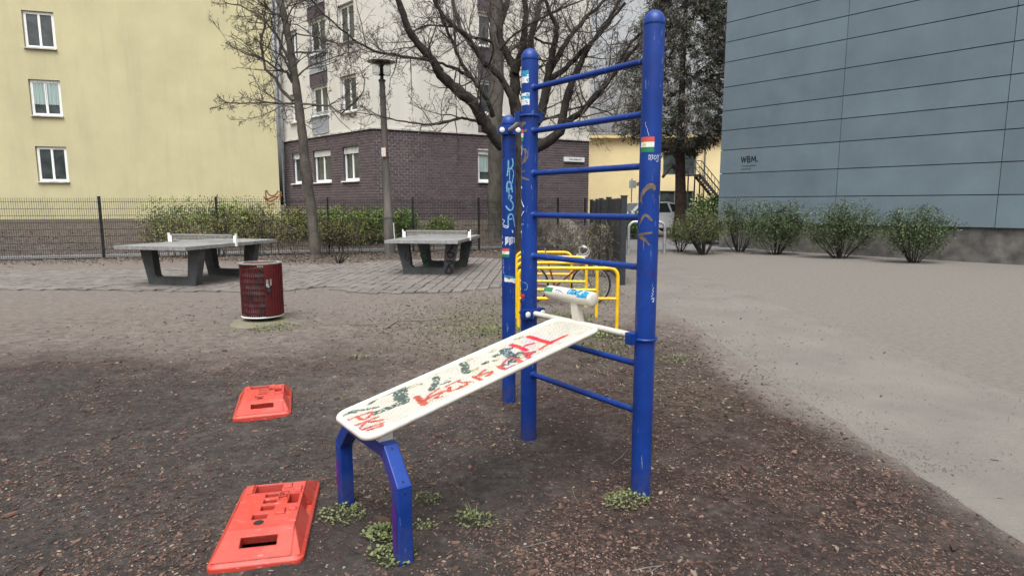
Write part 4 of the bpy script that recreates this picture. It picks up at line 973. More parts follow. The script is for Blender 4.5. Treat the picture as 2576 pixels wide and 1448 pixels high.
for st, wd in (([(1300, 590), (1420, 590), (1440, 640), (1360, 690), (1310, 640)], .03), ([(1290, 745), (1420, 745), (1410, 780), (1330, 800)], .04), ([(1340, 800), (1300, 900), (1260, 960), (1400, 960), (1345, 820)], .05), ([(1420, 450), (1350, 560), (1300, 610)], .04), ([(580, 560), (540, 680), (600, 760), (620, 640), (650, 700), (630, 790)], .02)):
    ribbon(mb, [tl(*z8(x, y), .48) for x, y in smooth(st)], wd, V((0, -1, 0)), .003)
part('leg_graffiti', mb, M['ink'], tb)
mb = MB()
for st in ([(830, 580), (880, 545), (920, 580), (910, 640), (850, 650), (930, 660), (935, 710), (880, 715)], [(870, 770), (900, 860), (930, 790), (970, 770), (940, 860)]): ribbon(mb, [tl(*z8(x, y), 2.12) for x, y in smooth(st)], .018, V((0, -1, 0)), .003)
part('leg_scrawl', mb, M['stk_green'], tb)
table(V((-6.85, 11.55, .02)), math.radians(-14.5), 'second table tennis table standing behind the red waste bin')

# ------------------------------------------------------------------ waste bin
bc = V((-3.48, 8.42, 0)); wb = thing('waste_bin', bc, 'dark red round slatted waste bin with padlock on a concrete pad', 'waste bin')
zb, zt_, rb = .09, .80, .265
for k in range(56):
    a = 2*math.pi*k/56; dx, dy = math.cos(a), math.sin(a); mb = MB()
    mb.box(bc+V((dx*rb, dy*rb, (zb+zt_)/2)), (.011, .005, zt_-zb), (V((-dy, dx, 0)), V((dx, dy, 0)), UP)); part('slat', mb, M['bin_red'], wb)
mb = MB()
for i in range(9): mb.lathe([(rb-.008, 0), (rb-.004, 0), (rb-.004, .007), (rb-.008, .007)], bc+UP*(zb+.05+i*.082), 36)
part('ring', mb, M['bin_red'], wb)
mb = MB(); k = 12
for i in range(k):
    a0, a1 = [math.radians(-58+(78)*q/k) for q in (i, i+1)]
    f_ = [V((math.cos(a)*r, math.sin(a)*r, 0))+bc for a in (a0, a1) for r in (rb+.006, rb+.010)]
    mb.hexa([f_[0]+UP*zb, f_[1]+UP*zb, f_[3]+UP*zb, f_[2]+UP*zb, f_[0]+UP*zt_, f_[1]+UP*zt_, f_[3]+UP*zt_, f_[2]+UP*zt_])
# corrugated door panel on the right
part('door', mb, M['bin_red'], wb)
for i in range(9):
    a = math.radians(-58+78*i/8); dx, dy = math.cos(a), math.sin(a); mb = MB(); mb.box(bc+V((dx*(rb+.014), dy*(rb+.014), (zb+zt_)/2)), (.013, .008, zt_-zb-.02), (V((-dy, dx, 0)), V((dx, dy, 0)), UP)); part('door_rib', mb, M['bin_red'], wb)
mb = MB(); mb.lathe([(rb-.075, .0), (rb+.015, -.006), (rb+.02, .004), (rb+.01, .016), (rb-.07, .018)], bc+UP*zt_, 40); 
mb2 = MB()
for j in range(40):
    a0, a1 = 2*math.pi*j/40, 2*math.pi*(j+1)/40
    def rp(a, r, z): return bc+V((math.cos(a)*r, math.sin(a)*r, z))
    for (r0, z0), (r1, z1) in (((rb-.045, zt_+.004), (rb+.012, zt_)), ((rb+.012, zt_), (rb+.016, zt_+.014)), ((rb+.016, zt_+.014), (rb-.045, zt_+.016)), ((rb-.045, zt_+.016), (rb-.045, zt_+.004))): mb2.quad(rp(a0, r0, z0), rp(a1, r0, z0), rp(a1, r1, z1), rp(a0, r1, z1))
part('rim', mb2, M['galv'], wb, True, 30)
mb = MB(); mb.lathe([(rb-.03, 0), (rb-.028, .62)], bc+UP*(zb+.01), 24); mb.f.pop(); mb.m.pop(); part('liner', mb, M['liner'], wb, True, 30)
mb = MB(); mb.lathe([(rb+.006, 0), (rb+.012, .008), (rb+.006, .018)], bc+UP*(zb-.02), 32); part('base_ring', mb, M['shutter'], wb)
mb = MB(); mb.box(bc+UP*.03, (.26, .22, .16)); part('foot', mb, M['black'], wb)
mb = MB(); mb.lathe([(.50, -.05), (.44, .004), (.2, .022), (.05, .024)], bc+V((-.02, -.05, 0)), 22); part('concrete_pad', mb, M['moss'], wb, True, 60)
a = math.radians(-52); dr = V((math.cos(a), math.sin(a), 0)); tt = V((-dr.y, dr.x, 0)); lc = bc+dr*(rb+.022)+UP*.55
mb = MB(); mb.box(lc, (.03, .008, .10), (tt, dr, UP)); mb.box(lc+tt*.045+UP*.01, (.02, .014, .09), (tt, dr, UP)); part('hasp', mb, M['steel'], wb)
mb = MB(); mb.tube([lc+dr*.02+UP*-.035+tt*(.018*math.cos(q))+UP*(.018*math.sin(q)) for q in [math.pi*k/6 for k in range(-2, 9)]], .005, 6); part('shackle', mb, M['steel'], wb)
mb = MB(); mb.box(lc+dr*.02-UP*.085+tt*.01, (.045, .022, .055), (tt, dr, UP)); part('padlock', mb, M['black'], wb)

# ------------------------------------------------------------------ yellow bike racks
def arc(c, a, b, r, t0, t1, k=6): return [c+a*(r*math.cos(t0+(t1-t0)*i/k))+b*(r*math.sin(t0+(t1-t0)*i/k)) for i in range(k+1)]
def rack(A_, B_, hgt, label, sup=False, mid=.40):
    """hoop from foot A to foot B with a middle bar"""
    A_, B_ = V((*A_, 0)), V((*B_, 0)); d = (B_-A_).normalized(); r = .11; t = thing('bike_rack', (A_+B_)/2, label, 'bike rack', 'yellow bike racks')
    path = [A_-UP*.1, A_+UP*(hgt-r)]+arc(A_+d*r+UP*(hgt-r), d, UP, r, math.pi, math.pi/2, 6)[1:]+arc(B_-d*r+UP*(hgt-r), d, UP, r, math.pi/2, 0, 6)+[B_-UP*.1]
    mb = MB(); mb.tube(path, .024, 10); part('hoop', mb, M['yellow'], t, True, 60)
    mb = MB(); mb.tube([A_+UP*mid, B_+UP*mid], .0215, 10); part('cross_bar', mb, M['yellow'], t, True, 60)
    return t
rack((.085, 7.93), (1.375, 7.90), .785, 'nearest yellow bike rack hoop, right behind the bench bar', mid=.385)
rack((.06, 8.68), (1.205, 8.62), .785, 'second yellow bike rack hoop from the front', mid=.40)
rack((.07, 9.50), (1.15, 9.42), .80, 'third yellow bike rack hoop from the front', mid=.42)
rack((.08, 10.32), (1.00, 10.24), .81, 'farthest yellow bike rack hoop beside the bicycle handlebar', mid=.44)
# ------------------------------------------------------------------ bicycle
YB = 9.85; hubF = at(1486, 716, YB); WR = .31
bk = thing('bicycle', V((hubF.x-.5, YB, 0)), 'dark red racing bicycle with silver drop handlebar parked in the yellow racks', 'bicycle')
gz = hubF.z-WR; hubR = hubF+V((-1.0, .06, 0))
BX, BZ = V((1, -.06, 0)).normalized(), UP
for nm, hub in (('front', hubF), ('rear', hubR)):
    mb = MB(); mb.tube([hub+BX*(WR*math.cos(q))+BZ*(WR*math.sin(q)) for q in [2*math.pi*k/40 for k in range(41)]], .0165, 8, False); wt = part('wheel', mb, M['tyre'], bk, True, 60)
    mb = MB(); mb.tube([hub+BX*((WR-.022)*math.cos(q))+BZ*((WR-.022)*math.sin(q)) for q in [2*math.pi*k/40 for k in range(41)]], .009, 6, False); part('rim', mb, M['steel'], wt)
    mb = MB(); yv = BX.cross(BZ)
    for k in range(28): q = 2*math.pi*k/28; mb.tube([hub+yv*(.02 if k % 2 else -.02), hub+BX*((WR-.03)*math.cos(q+.2))+BZ*((WR-.03)*math.sin(q+.2))], .0016, 3, False)
    mb.tube([hub-yv*.045, hub+yv*.045], .018, 8); part('spokes', mb, M['steel'], wt)
bbk = hubF+BX*-.58+UP*-.04; seat = hubF+BX*-.72+UP*.46; head_t = hubF+BX*-.19+UP*.46; head_b = hubF+BX*-.15+UP*.33
mb = MB(); mb.tube([head_b, bbk], .016, 8); mb.tube([head_t+UP*-.03, seat], .014, 8); mb.tube([bbk, seat], .015, 8)
for s in (-1, 1): mb.tube([hubR+yv*.05*s, seat+UP*-.02+yv*.015*s], .008, 6); mb.tube([hubR+yv*.05*s, bbk+yv*.03*s], .009, 6)
mb.tube([head_b, head_t], .018, 8); part('frame', mb, M['bike_red'], bk, True, 60)
for s in (-1, 1): mb = MB(); mb.tube([head_b+yv*.03*s, head_b.lerp(hubF, .55)+yv*.05*s+BX*-.01, hubF+yv*.05*s], [.012, .011, .008], 7); part('fork_blade', mb, M['bike_red'], bk, True, 60)
mb = MB(); mb.tube([seat, seat+UP*.14+BX*-.03], .013, 8); part('seat_post', mb, M['steel'], bk, True)
ss = seat+UP*.17+BX*-.03; mb = MB(); mb.hexa([ss+BX*x+yv*y+UP*z for z in (-.03, .015) for x, y in ((-.13, -.065), (.14, -.02), (.14, .02), (-.13, .065))]); part('saddle', mb, M['black'], bk)
st0 = head_t+UP*.10; hb = st0+UP*.06+BX*.05
mb = MB(); mb.tube([head_t, st0, st0+UP*.04, hb], .012, 8); part('stem', mb, M['steel'], bk, True)
mb = MB()
for s in (-1, 1):
    e = hb+yv*.19*s
    mb.tube([hb, e]+[e+BX*(.01+.085*math.sin(q))+UP*(-.075+.075*math.cos(q))+UP*.0 for q in [math.pi*k/8 for k in range(0, 10)]]+[e+BX*-.09+UP*-.155], .0125, 8)
part('handlebar', mb, M['galv'], bk, True)
mb = MB()
for s in (-1, 1): e = hb+yv*.19*s+BX*.09+UP*-.03; mb.tube([e+UP*.03, e+BX*.02, e+BX*.0+UP*-.08, e+BX*-.03+UP*-.13], .006, 5)
part('brake_lever', mb, M['steel'], bk)
mb = MB(); mb.lathe([(.09, -.003), (.09, .003)], bbk, 20, (BX, BZ, yv)); part('chainring', mb, M['steel'], bk)
for s in (-1, 1): mb = MB(); cv = BX*math.cos(.5*s+1)+UP*math.sin(.5*s+1)*s; cr = bbk+yv*.05*s+(BX*.12+UP*-.11)*s; mb.tube([bbk+yv*.04*s, cr], .008, 6); mb.box(cr+yv*.05*s, (.08, .09, .02)); part('crank', mb, M['steel'], bk)
# ------------------------------------------------------------------ grey hoop at the path
hA, hB = at(1580, 640, 19.9), gnd(1671, 640); hA = V((hA.x, 19.9, 0)); hB = V((hB.x, 19.9, 0))
hp = thing('barrier_hoop', (hA+hB)/2, 'grey galvanised steel hoop barrier standing across the path gate', 'barrier')
d = (hB-hA).normalized(); r = .2; hh = 1.05
mb = MB(); mb.tube([hA-UP*.1, hA+UP*(hh-r)]+arc(hA+d*r+UP*(hh-r), d, UP, r, math.pi, math.pi/2)[1:]+arc(hB-d*r+UP*(hh-r), d, UP, r, math.pi/2, 0)+[hB-UP*.1], .05, 12); part('tube', mb, M['galv'], hp, True, 60)
# ------------------------------------------------------------------ cars by the road
def car(org, rz, paint, label):
    t = thing('parked_car', org, label, 'car', 'cars parked by the far road'); t.rotation_euler = (0, 0, rz); ORG[t] = V((0, 0, 0))
    prof = [(-2.0, .35), (-2.02, .75), (-1.9, .98), (-1.3, 1.02), (-.75, 1.50), (.75, 1.56), (1.35, 1.46), (1.75, 1.05), (1.98, .95), (2.02, .45), (1.95, .28), (-1.9, .25)]
    w1 = lambda z: .84 if z < .9 else .84-.26*(z-.9)/.7
    n_ = len(prof); mb = MB(); P_ = [(x, s*w1(z), z) for s in (-1, 1) for x, z in prof]
    mb.add(P_, [tuple(range(n_)), tuple(range(2*n_-1, n_-1, -1))]+[(i, n_+i, n_+(i+1) % n_, (i+1) % n_) for i in range(n_)]); part('body', mb, paint, t, True, 30)
    def pane(nm, xz, s):
        mb = MB(); mb.prism([V((x, s*(w1(z)+.004), z)) for x, z in xz], V((0, s*.006, 0))); part(nm, mb, M['car_glass'], t)
    for s in (-1, 1):
        pane('side_window', [(-1.1, 1.03), (-.65, 1.43), (-.05, 1.47), (-.05, 1.03)], s); pane('side_window', [(.03, 1.03), (.03, 1.47), (.72, 1.49), (.85, 1.03)], s); pane('side_window', [(.95, 1.05), (.85, 1.46), (1.2, 1.42), (1.5, 1.08)], s)
        for x in (-1.25, 1.3):
            mb = MB(); mb.lathe([(.31, -.09), (.325, -.05), (.325, .07), (.30, .09)], V((x, s*.78, .32)), 20, (V((1, 0, 0)), UP, V((0, s, 0)))); wt = part('wheel', mb, M['tyre'], t, True, 40)
            mb = MB(); mb.lathe([(.2, 0), (.19, .02), (.05, .005)], V((x, s*.868, .32)), 16, (V((1, 0, 0)), UP, V((0, s, 0)))); part('rim', mb, M['galv'], wt)
        mb = MB(); mb.box((-2.0, s*.62, .78), (.10, .30, .14)); part('headlight', mb, M['sign_white'], t); mb = MB(); mb.box((1.96, s*.68, .85), (.08, .18, .22)); part('tail_light', mb, M['stk_red'], t)
        mb = MB(); mb.box((-.95, s*.93, 1.05), (.12, .16, .11)); part('mirror', mb, paint, t)
    mb = MB(); mb.add([(-1.27, -.70, 1.05), (-1.27, .70, 1.05), (-.80, .60, 1.465), (-.80, -.60, 1.465)], [(0, 1, 2, 3)]); mb.v = [(x-.012, y, z+.014) for x, y, z in mb.v]; part('windscreen', mb, M['car_glass'], t)
    mb = MB(); mb.add([(1.40, -.62, 1.43), (1.40, .62, 1.43), (1.74, .72, 1.08), (1.74, -.72, 1.08)], [(0, 1, 2, 3)]); mb.v = [(x+.012, y, z+.014) for x, y, z in mb.v]; part('rear_window', mb, M['car_glass'], t)
    return t
car(V((6.95, 31.5, .2)), math.radians(12), M['car_white'], 'white compact car parked behind the shrubs right of the ladder')
car(V((5.9, 35.5, .12)), math.radians(4), M['car_grey'], 'grey car roof just visible over the hedge beside the dark fence')
# ------------------------------------------------------------------ street sign
sgp = at(1588, 520, 33.5); sg = thing('street_sign', V((sgp.x, 33.5, 0)), 'white square sign on a thin pole before the yellow wall', 'sign')
mb = MB(); mb.tube([(sgp.x, 33.5, 0), (sgp.x, 33.5, 3.0)], .03, 8); part('pole', mb, M['galv'], sg, True)
zc = at(1588, 464, 33.5).z; mb = MB(); mb.box((sgp.x+.03, 33.45, zc), (.38, .02, .40)); part('plate', mb, M['sign_white'], sg)
mb = MB(); mb.box((sgp.x+.36, 33.47, zc+.02), (.22, .02, .2)); part('side_plate', mb, M['roof_grey'], sg)

# ------------------------------------------------------------------ red barrier foot plates
def plate(cx, cy, rz, label, ly=1.0):
    t = thing('red_barrier_plate', V((cx, cy, 0)), label, 'plate', 'red plastic barrier foot plates'); t.rotation_euler = (0, 0, rz); t.scale = (1, ly, 1); ORG[t] = V((0, 0, 0))
    z0 = ground_z(cx, cy)-.005
    Lh, Wh, lip, zt = .405, .205, .045, .115            # half length (y), half width (x)
    yf, xf = .235, .150                                  # flat top half sizes
    X, Y_ = V((1, 0, 0)), V((0, 1, 0)); mb = MB()
    holes = [(-.10, .135, .035, .225), (-.035, .075, .03, .115), (-.035, .01, .03, .05), (-.035, -.065, .03, -.015), (-.10, -.225, .02, -.135) if False else (-.06, -.15, .01, -.10), (.085, -.01, .135, .10)]
    mb.sheet(V((-xf, -yf, zt)), X, Y_, UP, 2*xf, 2*yf, [(a+xf, b+yf, c+xf, e+yf) for a, b, c, e in holes], .09)
    # sloping ends with a grip slot each
    for s in (-1, 1):
        a = V((-xf*s, yf*s, zt)); b = V((0, (Lh-.02)*s-yf*s, lip-zt)); U = X*s; Wv = b.normalized(); N_ = U.cross(Wv)
        if N_.z < 0: N_ = -N_
        mb.sheet(a, U, Wv, N_, 2*xf, b.length, [(.07, .045, 2*xf-.07, .10)], .05)
    # chamfered long sides, mitred into the ends
    yo, xo = Lh-.02, Wh-.015
    for s in (-1, 1):
        yn0, yn1, xn, zn = -.02, .085, xf+.018, .05
        mb.quad((s*xf, -yf, zt), (s*xf, yn0, zt), (s*xo, yn0-.01, lip), (s*xo, -yf-.02, lip)); mb.quad((s*xf, yn1, zt), (s*xf, yf, zt), (s*xo, yf+.02, lip), (s*xo, yn1+.01, lip))
        mb.quad((s*xf, yn0, zt), (s*xf, yn1, zt), (s*xn, yn1, zn), (s*xn, yn0, zn)); mb.quad((s*xn, yn0, zn), (s*xn, yn1, zn), (s*xo, yn1+.01, lip), (s*xo, yn0-.01, lip))
        for yq, yr in ((yn0, yn0-.01), (yn1, yn1+.01)): mb.add([(s*xf, yq, zt), (s*xn, yq, zn), (s*xo, yr, lip)], [(0, 1, 2)])
        for e in (-1, 1): mb.add([(s*xf, e*yf, zt), (s*xo, e*(yf+.02), lip), (s*xo, e*yo, lip), (s*xf, e*yo, lip)], [(0, 1, 2, 3)])
    # lip all round, with rounded corners
    rim = []; r = .035
    for (sx, sy, a0) in ((1, 1, 0), (-1, 1, 90), (-1, -1, 180), (1, -1, 270)):
        for k in range(5): q = math.radians(a0+22.5*k); rim.append((sx*(Wh-r)+r*math.cos(q), sy*(Lh-r)+r*math.sin(q)))
    k = len(rim); inner = [(x*(xo/Wh), y*(yo/Lh), lip) for x, y in rim]; mid = [(x, y, lip-.014) for x, y in rim]; bot = [(x, y, .0) for x, y in rim]
    mb.add(inner+mid+bot, [(i, (i+1) % k, k+(i+1) % k, k+i) for i in range(k)]+[(k+i, k+(i+1) % k, 2*k+(i+1) % k, 2*k+i) for i in range(k)])
    mb.v = [(x, y, z+z0) for x, y, z in mb.v]
    part('body', mb, M['red_plastic'], t, False)
    zq = zt+z0
    for (a, b, c, e) in ((.045, .165, .085, .215), (.04, -.12, .09, -.065), (-.14, .13, -.105, .22), (.095, .125, .14, .175), (.10, -.09, .14, -.07), (.10, .105, .14, .118)):
        m2 = MB(); P_ = [V((x, y, zq+h)) for h, sft in ((-.002, 0), (.009, .004)) for x, y in ((a+sft, b+sft), (c-sft, b+sft), (c-sft, e-sft), (a+sft, e-sft))]; m2.hexa(P_); part('raised_pad', m2, M['red_plastic'], t)
    m2 = MB()
    for (a, b, c, e) in ((.035, .03, .038, .125), (.075, .03, .078, .125), (.038, .122, .075, .125), (.038, .03, .075, .033)): m2.box(((a+c)/2, (b+e)/2, zq+.001), (c-a, e-b, .005))
    part('frame_line', m2, M['red_plastic'], t)
    for s_, xx in (('TL5B', .047), ('K1', .066)):
        tx = text(s_, V((xx, .078, zq+.0005)), V((0, 1, 0)), V((-1, 0, 0)), .03 if len(s_) > 2 else .032, M['red_plastic'], t, ext=.003)
    m2 = MB(); m2.lathe([(.024, .0006), (.021, .0008)], V((-.02, -.185, zq)), 18); part('round_hole', m2, M['interior'], t)
    m2 = MB(); m2.box((.0, .18, z0+.012), (.30, .10, .02)); m2.box((0, .0, z0+.010), (.30, .22, .016)); m2.box((0, .33, z0+.008), (.28, .10, .012)); m2.box((0, -.33, z0+.008), (.28, .10, .012)); part('underside', m2, M['interior'] if False else M['bin_red'], t)
    return t
plate(-1.222, 2.915, math.radians(12), 'nearest red plastic barrier foot plate lying beside the blue bench leg')
plate(-1.985, 4.74, math.radians(19), 'farther red plastic barrier foot plate lying on the mulch at left', .84)

# ================================================================== FITNESS STATION
PA, PB, PC = V((.716, 3.232, 0)), V((.113, 4.034, 0)), V((-.026, 4.837, 0)); RP = .0545
MID = (PA+PB)/2; E1 = (PA-PB).normalized(); E2 = V((E1.y, -E1.x, 0))
if E2.x > 0: E2 = -E2
fs = thing('fitness_station', MID, 'blue climbing ladder and sloping white sit up bench covered in graffiti', 'fitness station')
LO = lambda a, b, z: MID+E1*a+E2*b+UP*z
posts = {}
for k, (p, h) in {'A': (PA, 2.565), 'B': (PB, 2.575), 'C': (PC, 2.28)}.items():
    mb = MB(); mb.tube([p-UP*.3, p+UP*(h-.065)], RP, 40, False); posts[k] = part('post', mb, M['blue'], fs, True, 60)
    mb = MB(); prof = [(RP*.995, -.012), (RP+.0015, -.01), (RP+.0015, .0)]+[((RP+.0015)*math.cos(q), (RP+.010)*math.sin(q)) for q in [math.pi/2*i/8 for i in range(1, 8)]]+[(.003, RP+.010)]
    mb.lathe(prof, p+UP*(h-.062), 40); part('cap', mb, M['blue'], posts[k], True, 60)
# rungs with their weld collars
for i in range(8):
    if i == 2: continue
    z = .472+.2655*i; mb = MB(); mb.tube([PB+E1*(RP-.012)+UP*z, PA-E1*(RP-.012)+UP*z], .0175, 18); part('rung', mb, M['blue'], fs, True, 60)
    mb = MB(); mb.tube([PB+E1*(RP-.01)+UP*z, PB+E1*(RP+.006)+UP*z], [.030, .020], 16); mb.tube([PA-E1*(RP+.006)+UP*z, PA-E1*(RP-.01)+UP*z], [.020, .030], 16); part('weld', mb, M['blue'], fs, True, 60)
# clamp that carries a cross bar: ring strap and a block on one side, two bolt caps
def clamp(p, z, dirv, tv):
    mb = MB(); mb.box(p+dirv*(RP*.75)+UP*z, (.165, .055, .062), (tv, dirv, UP)); mb.box(p+dirv*(RP*.75+.0)+UP*z, (.18, .035, .05), (tv, dirv, UP)); c = part('clamp', mb, M['blue'], fs)
    mb = MB(); mb.tube([p+tv*((RP+.006)*math.cos(q))-dirv*((RP+.006)*math.sin(q))+UP*z for q in [math.pi*(i/16) for i in range(17)]], .0075, 8); part('strap', mb, M['blue'], c, True)
    for s in (-1, 1): mb = MB(); mb.lathe([(.020, -.004), (.020, .003), (.016, .006), (.004, .007)], p+dirv*(RP*.75+.0275)+tv*s*.062+UP*z, 16, (tv, UP, dirv)); part('bolt_cap', mb, M['cap_white'], c, True, 40)
ZBAR = .888
clamp(PB, ZBAR, E1, E2); clamp(PA, ZBAR, -E1, E2)
mb = MB(); mb.tube([PB+E1*(RP+.01)+UP*ZBAR, PA-E1*(RP+.01)+UP*ZBAR], .0185, 18); part('bench_bar', mb, M['white'], fs, True, 60)
# pull up bar between the short post and the ladder post
dcb = (PB-PC); dcb.z = 0; dcb.normalize(); ncb = V((-dcb.y, dcb.x, 0))
clamp(PC, 2.162, dcb, ncb); clamp(PB, 2.162, -dcb, ncb)
mb = MB(); mb.tube([PC+dcb*.06+UP*2.162, PB-dcb*.06+UP*2.162], .018, 16); part('pull_up_bar', mb, M['galv'], fs, True, 60)
# ---- sit-up bench
BW, BC, EH, ZH_, EF, ZF = .406, .025, .035, .906, 1.490, .577
bd = LO(0, EF, ZF)-LO(0, EH, ZH_); BLn = bd.length; bd.normalize(); bn = E1.cross(bd)
if bn.z < 0: bn = -bn
BP = lambda a, s, h=0.0: LO(BC, EH, ZH_)+E1*a+bd*s+bn*h
rt = .017; cr = .075
rim = []
for (sa, s_, a0) in ((1, BLn-cr, 0), (-1, BLn-cr, 90), (-1, cr, 180), (1, cr, 270)):
    for k in range(7):
        q = math.radians(a0+15*k); rim.append(BP(sa*(BW/2-cr)+(cr-rt)*math.cos(q), s_+(cr-rt)*math.sin(q), -.004))
mb = MB(); mb.tube(rim+[rim[0], rim[1]], rt, 14, False); bo = part('board_rim', mb, M['white'], fs, True, 80)
zA = lambda x, y: ((1320+x/4.6)*.6289, (1500+y/4.6)*.6289)
zB = lambda x, y: ((1850+x/4.388)*.6289, (1230+y/4.388)*.6289)
B0 = BP(0, 0)
def onb(px, py):
    P_ = hit(px, py, B0, bn); v = P_-B0; return (v.dot(E1), v.dot(bd))
S = []   # (material, half width, polyline on the board)
def stroke(m, conv, pts, w_):
    pl = [onb(*conv(x, y)) for x, y in smooth(pts, 1)]; S.append((m, w_*1.15, pl))
for pl, w_ in (([(310, 830), (460, 775), (520, 750), (760, 670)], 7), ([(760, 670), (770, 710), (680, 790), (590, 820), (510, 760)], 8), ([(400, 940), (640, 860), (880, 765)], 7), ([(640, 860), (760, 855), (960, 820)], 8), ([(650, 865), (540, 985)], 7), ([(520, 1025), (720, 960), (980, 870)], 8), ([(700, 1010), (850, 960), (970, 910)], 8), ([(880, 950), (960, 930)], 8),
               ([(1600, 400), (1690, 490), (1730, 530)], 16), ([(1690, 500), (1850, 345), (2000, 245)], 7), ([(1730, 480), (1920, 355), (2120, 285)], 9), ([(2080, 310), (1960, 400), (1900, 435), (2060, 390)], 6), ([(2130, 210), (2260, 140), (2400, 90)], 7), ([(2350, 120), (2560, 150), (2400, 230), (2240, 285), (2190, 270), (2220, 225)], 7), ([(2200, 230), (2190, 290)], 12)): stroke(1, zA, pl, w_/1000)
for pl, w_ in (([(0, 1310), (90, 1300), (190, 1305)], 6), ([(100, 1330), (30, 1370), (-40, 1375)], 5), ([(400, 1090), (330, 1140), (260, 1200), (185, 1210)], 9), ([(200, 1215), (320, 1262)], 9), ([(300, 1190), (400, 1150), (520, 1120)], 6), ([(520, 1120), (470, 1185), (430, 1190)], 9), ([(830, 880), (760, 920), (690, 1000), (620, 1040)], 8), ([(640, 1030), (720, 1070), (760, 1070)], 13), ([(760, 1070), (900, 1010), (1060, 950), (1190, 900)], 5), ([(840, 880), (950, 880), (1030, 950)], 8), ([(980, 920), (1040, 960)], 12), ([(1190, 890), (1140, 850), (1090, 790), (1180, 790), (1260, 775)], 13), ([(1140, 860), (1200, 800)], 13)): stroke(1, zB, pl, w_/1000)
for pl, w_ in (([(1100, 665), (1240, 625)], 11), ([(860, 650), (1000, 690), (1110, 745)], 15), ([(1165, 505), (1300, 550), (1540, 620)], 16), ([(1540, 620), (1700, 540), (1820, 490)], 11), ([(1520, 630), (1350, 735)], 8)): stroke(2, zB, pl, w_/1000)
for pl, w_ in (([(200, 730), (300, 690), (450, 665)], 13), ([(450, 660), (700, 620), (870, 590)], 6), ([(740, 520), (840, 430), (960, 390), (1100, 335), (1220, 305)], 7), ([(1290, 275), (1300, 400), (1330, 470)], 22), ([(1380, 490), (1250, 540), (1080, 600), (850, 690)], 12), ([(1950, 50), (1960, 120), (1920, 180)], 12), ([(1900, 210), (1870, 260)], 11), ([(2050, 160), (2200, 110)], 6)): stroke(3, zA, pl, w_/1000*1.5)
for pl, w_ in (([(0, 980), (60, 1020), (40, 1100), (80, 1130)], 16), ([(570, 850), (680, 800), (850, 710)], 11), ([(730, 750), (840, 840)], 20), ([(1010, 790), (950, 850), (880, 930)], 14), ([(840, 940), (960, 940)], 13), ([(700, 1010), (780, 990)], 12), ([(370, 980), (430, 950)], 10)): stroke(3, zB, pl, w_/1000*1.25)
for pl, w_ in (([(960, 545), (1020, 510)], 12), ([(480, 770), (540, 750)], 12), ([(70, 930), (130, 900)], 11), ([(540, 940), (600, 910)], 10), ([(180, 1100), (250, 1070)], 10), ([(340, 1190), (430, 1150)], 12), ([(1020, 890), (1090, 840)], 10)): stroke(4, zB, pl, w_/1000*1.4)
for pl, w_ in (([(1430, 230), (1660, 160)], 14), ([(1780, 490), (1860, 460)], 10), ([(2140, 80), (2210, 60)], 9)): stroke(4, zA, pl, w_/1000*1.4)
def segd(p, a, b):
    ax_, ay = b[0]-a[0], b[1]-a[1]; L2 = ax_*ax_+ay*ay
    t = 0 if L2 < 1e-12 else max(0, min(1, ((p[0]-a[0])*ax_+(p[1]-a[1])*ay)/L2)); dx, dy = p[0]-a[0]-t*ax_, p[1]-a[1]-t*ay; return dx*dx+dy*dy
rgb = R(9)
def paint_at(a, s):
    for (m, w_, pl) in S:
        if min(x for x, _ in pl)-w_ > a or max(x for x, _ in pl)+w_ < a or min(y for _, y in pl)-w_ > s or max(y for _, y in pl)+w_ < s: continue
        for p, q in zip(pl, pl[1:]):
            if segd((a, s), p, q) < w_*w_:
                if m in (3, 4) and rgb.random() < (.12 if m == 3 else .55): return 0
                return m
    return 0
# perforated plate: every slot is a real opening
pa, ps = .0066, .0094; na, ns = int((BW-.03)/pa), int((BLn-.03)/ps); mb = MB()
def inside(a, s):
    aa = abs(a)-(BW/2-.012-cr); s2 = abs(s-BLn/2)-(BLn/2-.012-cr); return not (aa > 0 and s2 > 0 and aa*aa+s2*s2 > cr*cr) and aa <= cr and s2 <= cr
for i in range(na+1):
    for j in range(ns+1):
        a0 = -BW/2+.012+i*pa; s0 = .012+j*ps+(ps/2 if i % 2 else 0); a1, s1 = a0+pa, s0+ps; ca, cs = a0+pa/2, s0+ps/2
        if not inside(ca, cs): continue
        solid = abs(ca) > BW/2-.03 or cs < .03 or cs > BLn-.035
        P_ = [BP(a0, s0), BP(a1, s0), BP(a1, s1), BP(a0, s1)]; mm = paint_at(ca, cs)
        if solid: mb.add(P_, [(0, 1, 2, 3)], mm); continue
        ha, hs_ = pa*.23, ps*.34; Q_ = [BP(ca-ha, cs-hs_), BP(ca+ha, cs-hs_), BP(ca+ha, cs+hs_), BP(ca-ha, cs+hs_)]
        mb.add(P_+Q_, [(0, 1, 5, 4), (1, 2, 6, 5), (2, 3, 7, 6), (3, 0, 4, 7)], mm)
part('bench_board', mb, [M['white'], M['red_spray'], M['red_marker'], M['green_spray'], M['olive_spray']], fs, label='perforated white board with red and dark green graffiti')
# brackets between board and arch
ea_b = 1.36
for a in (-.155, .125):
    mb = MB(); mb.hexa([LO(a+x, ea_b+y, .528) for x, y in ((-.035, .033), (.035, .033), (.035, -.033), (-.035, -.033))]+[LO(a+x, ea_b+y, ZF+(ZH_-ZF)*(EF-ea_b-y)/(EF-EH)-.012) for x, y in ((-.035, .033), (.035, .033), (.035, -.033), (-.035, -.033))]); part('bracket', mb, M['white'], fs)
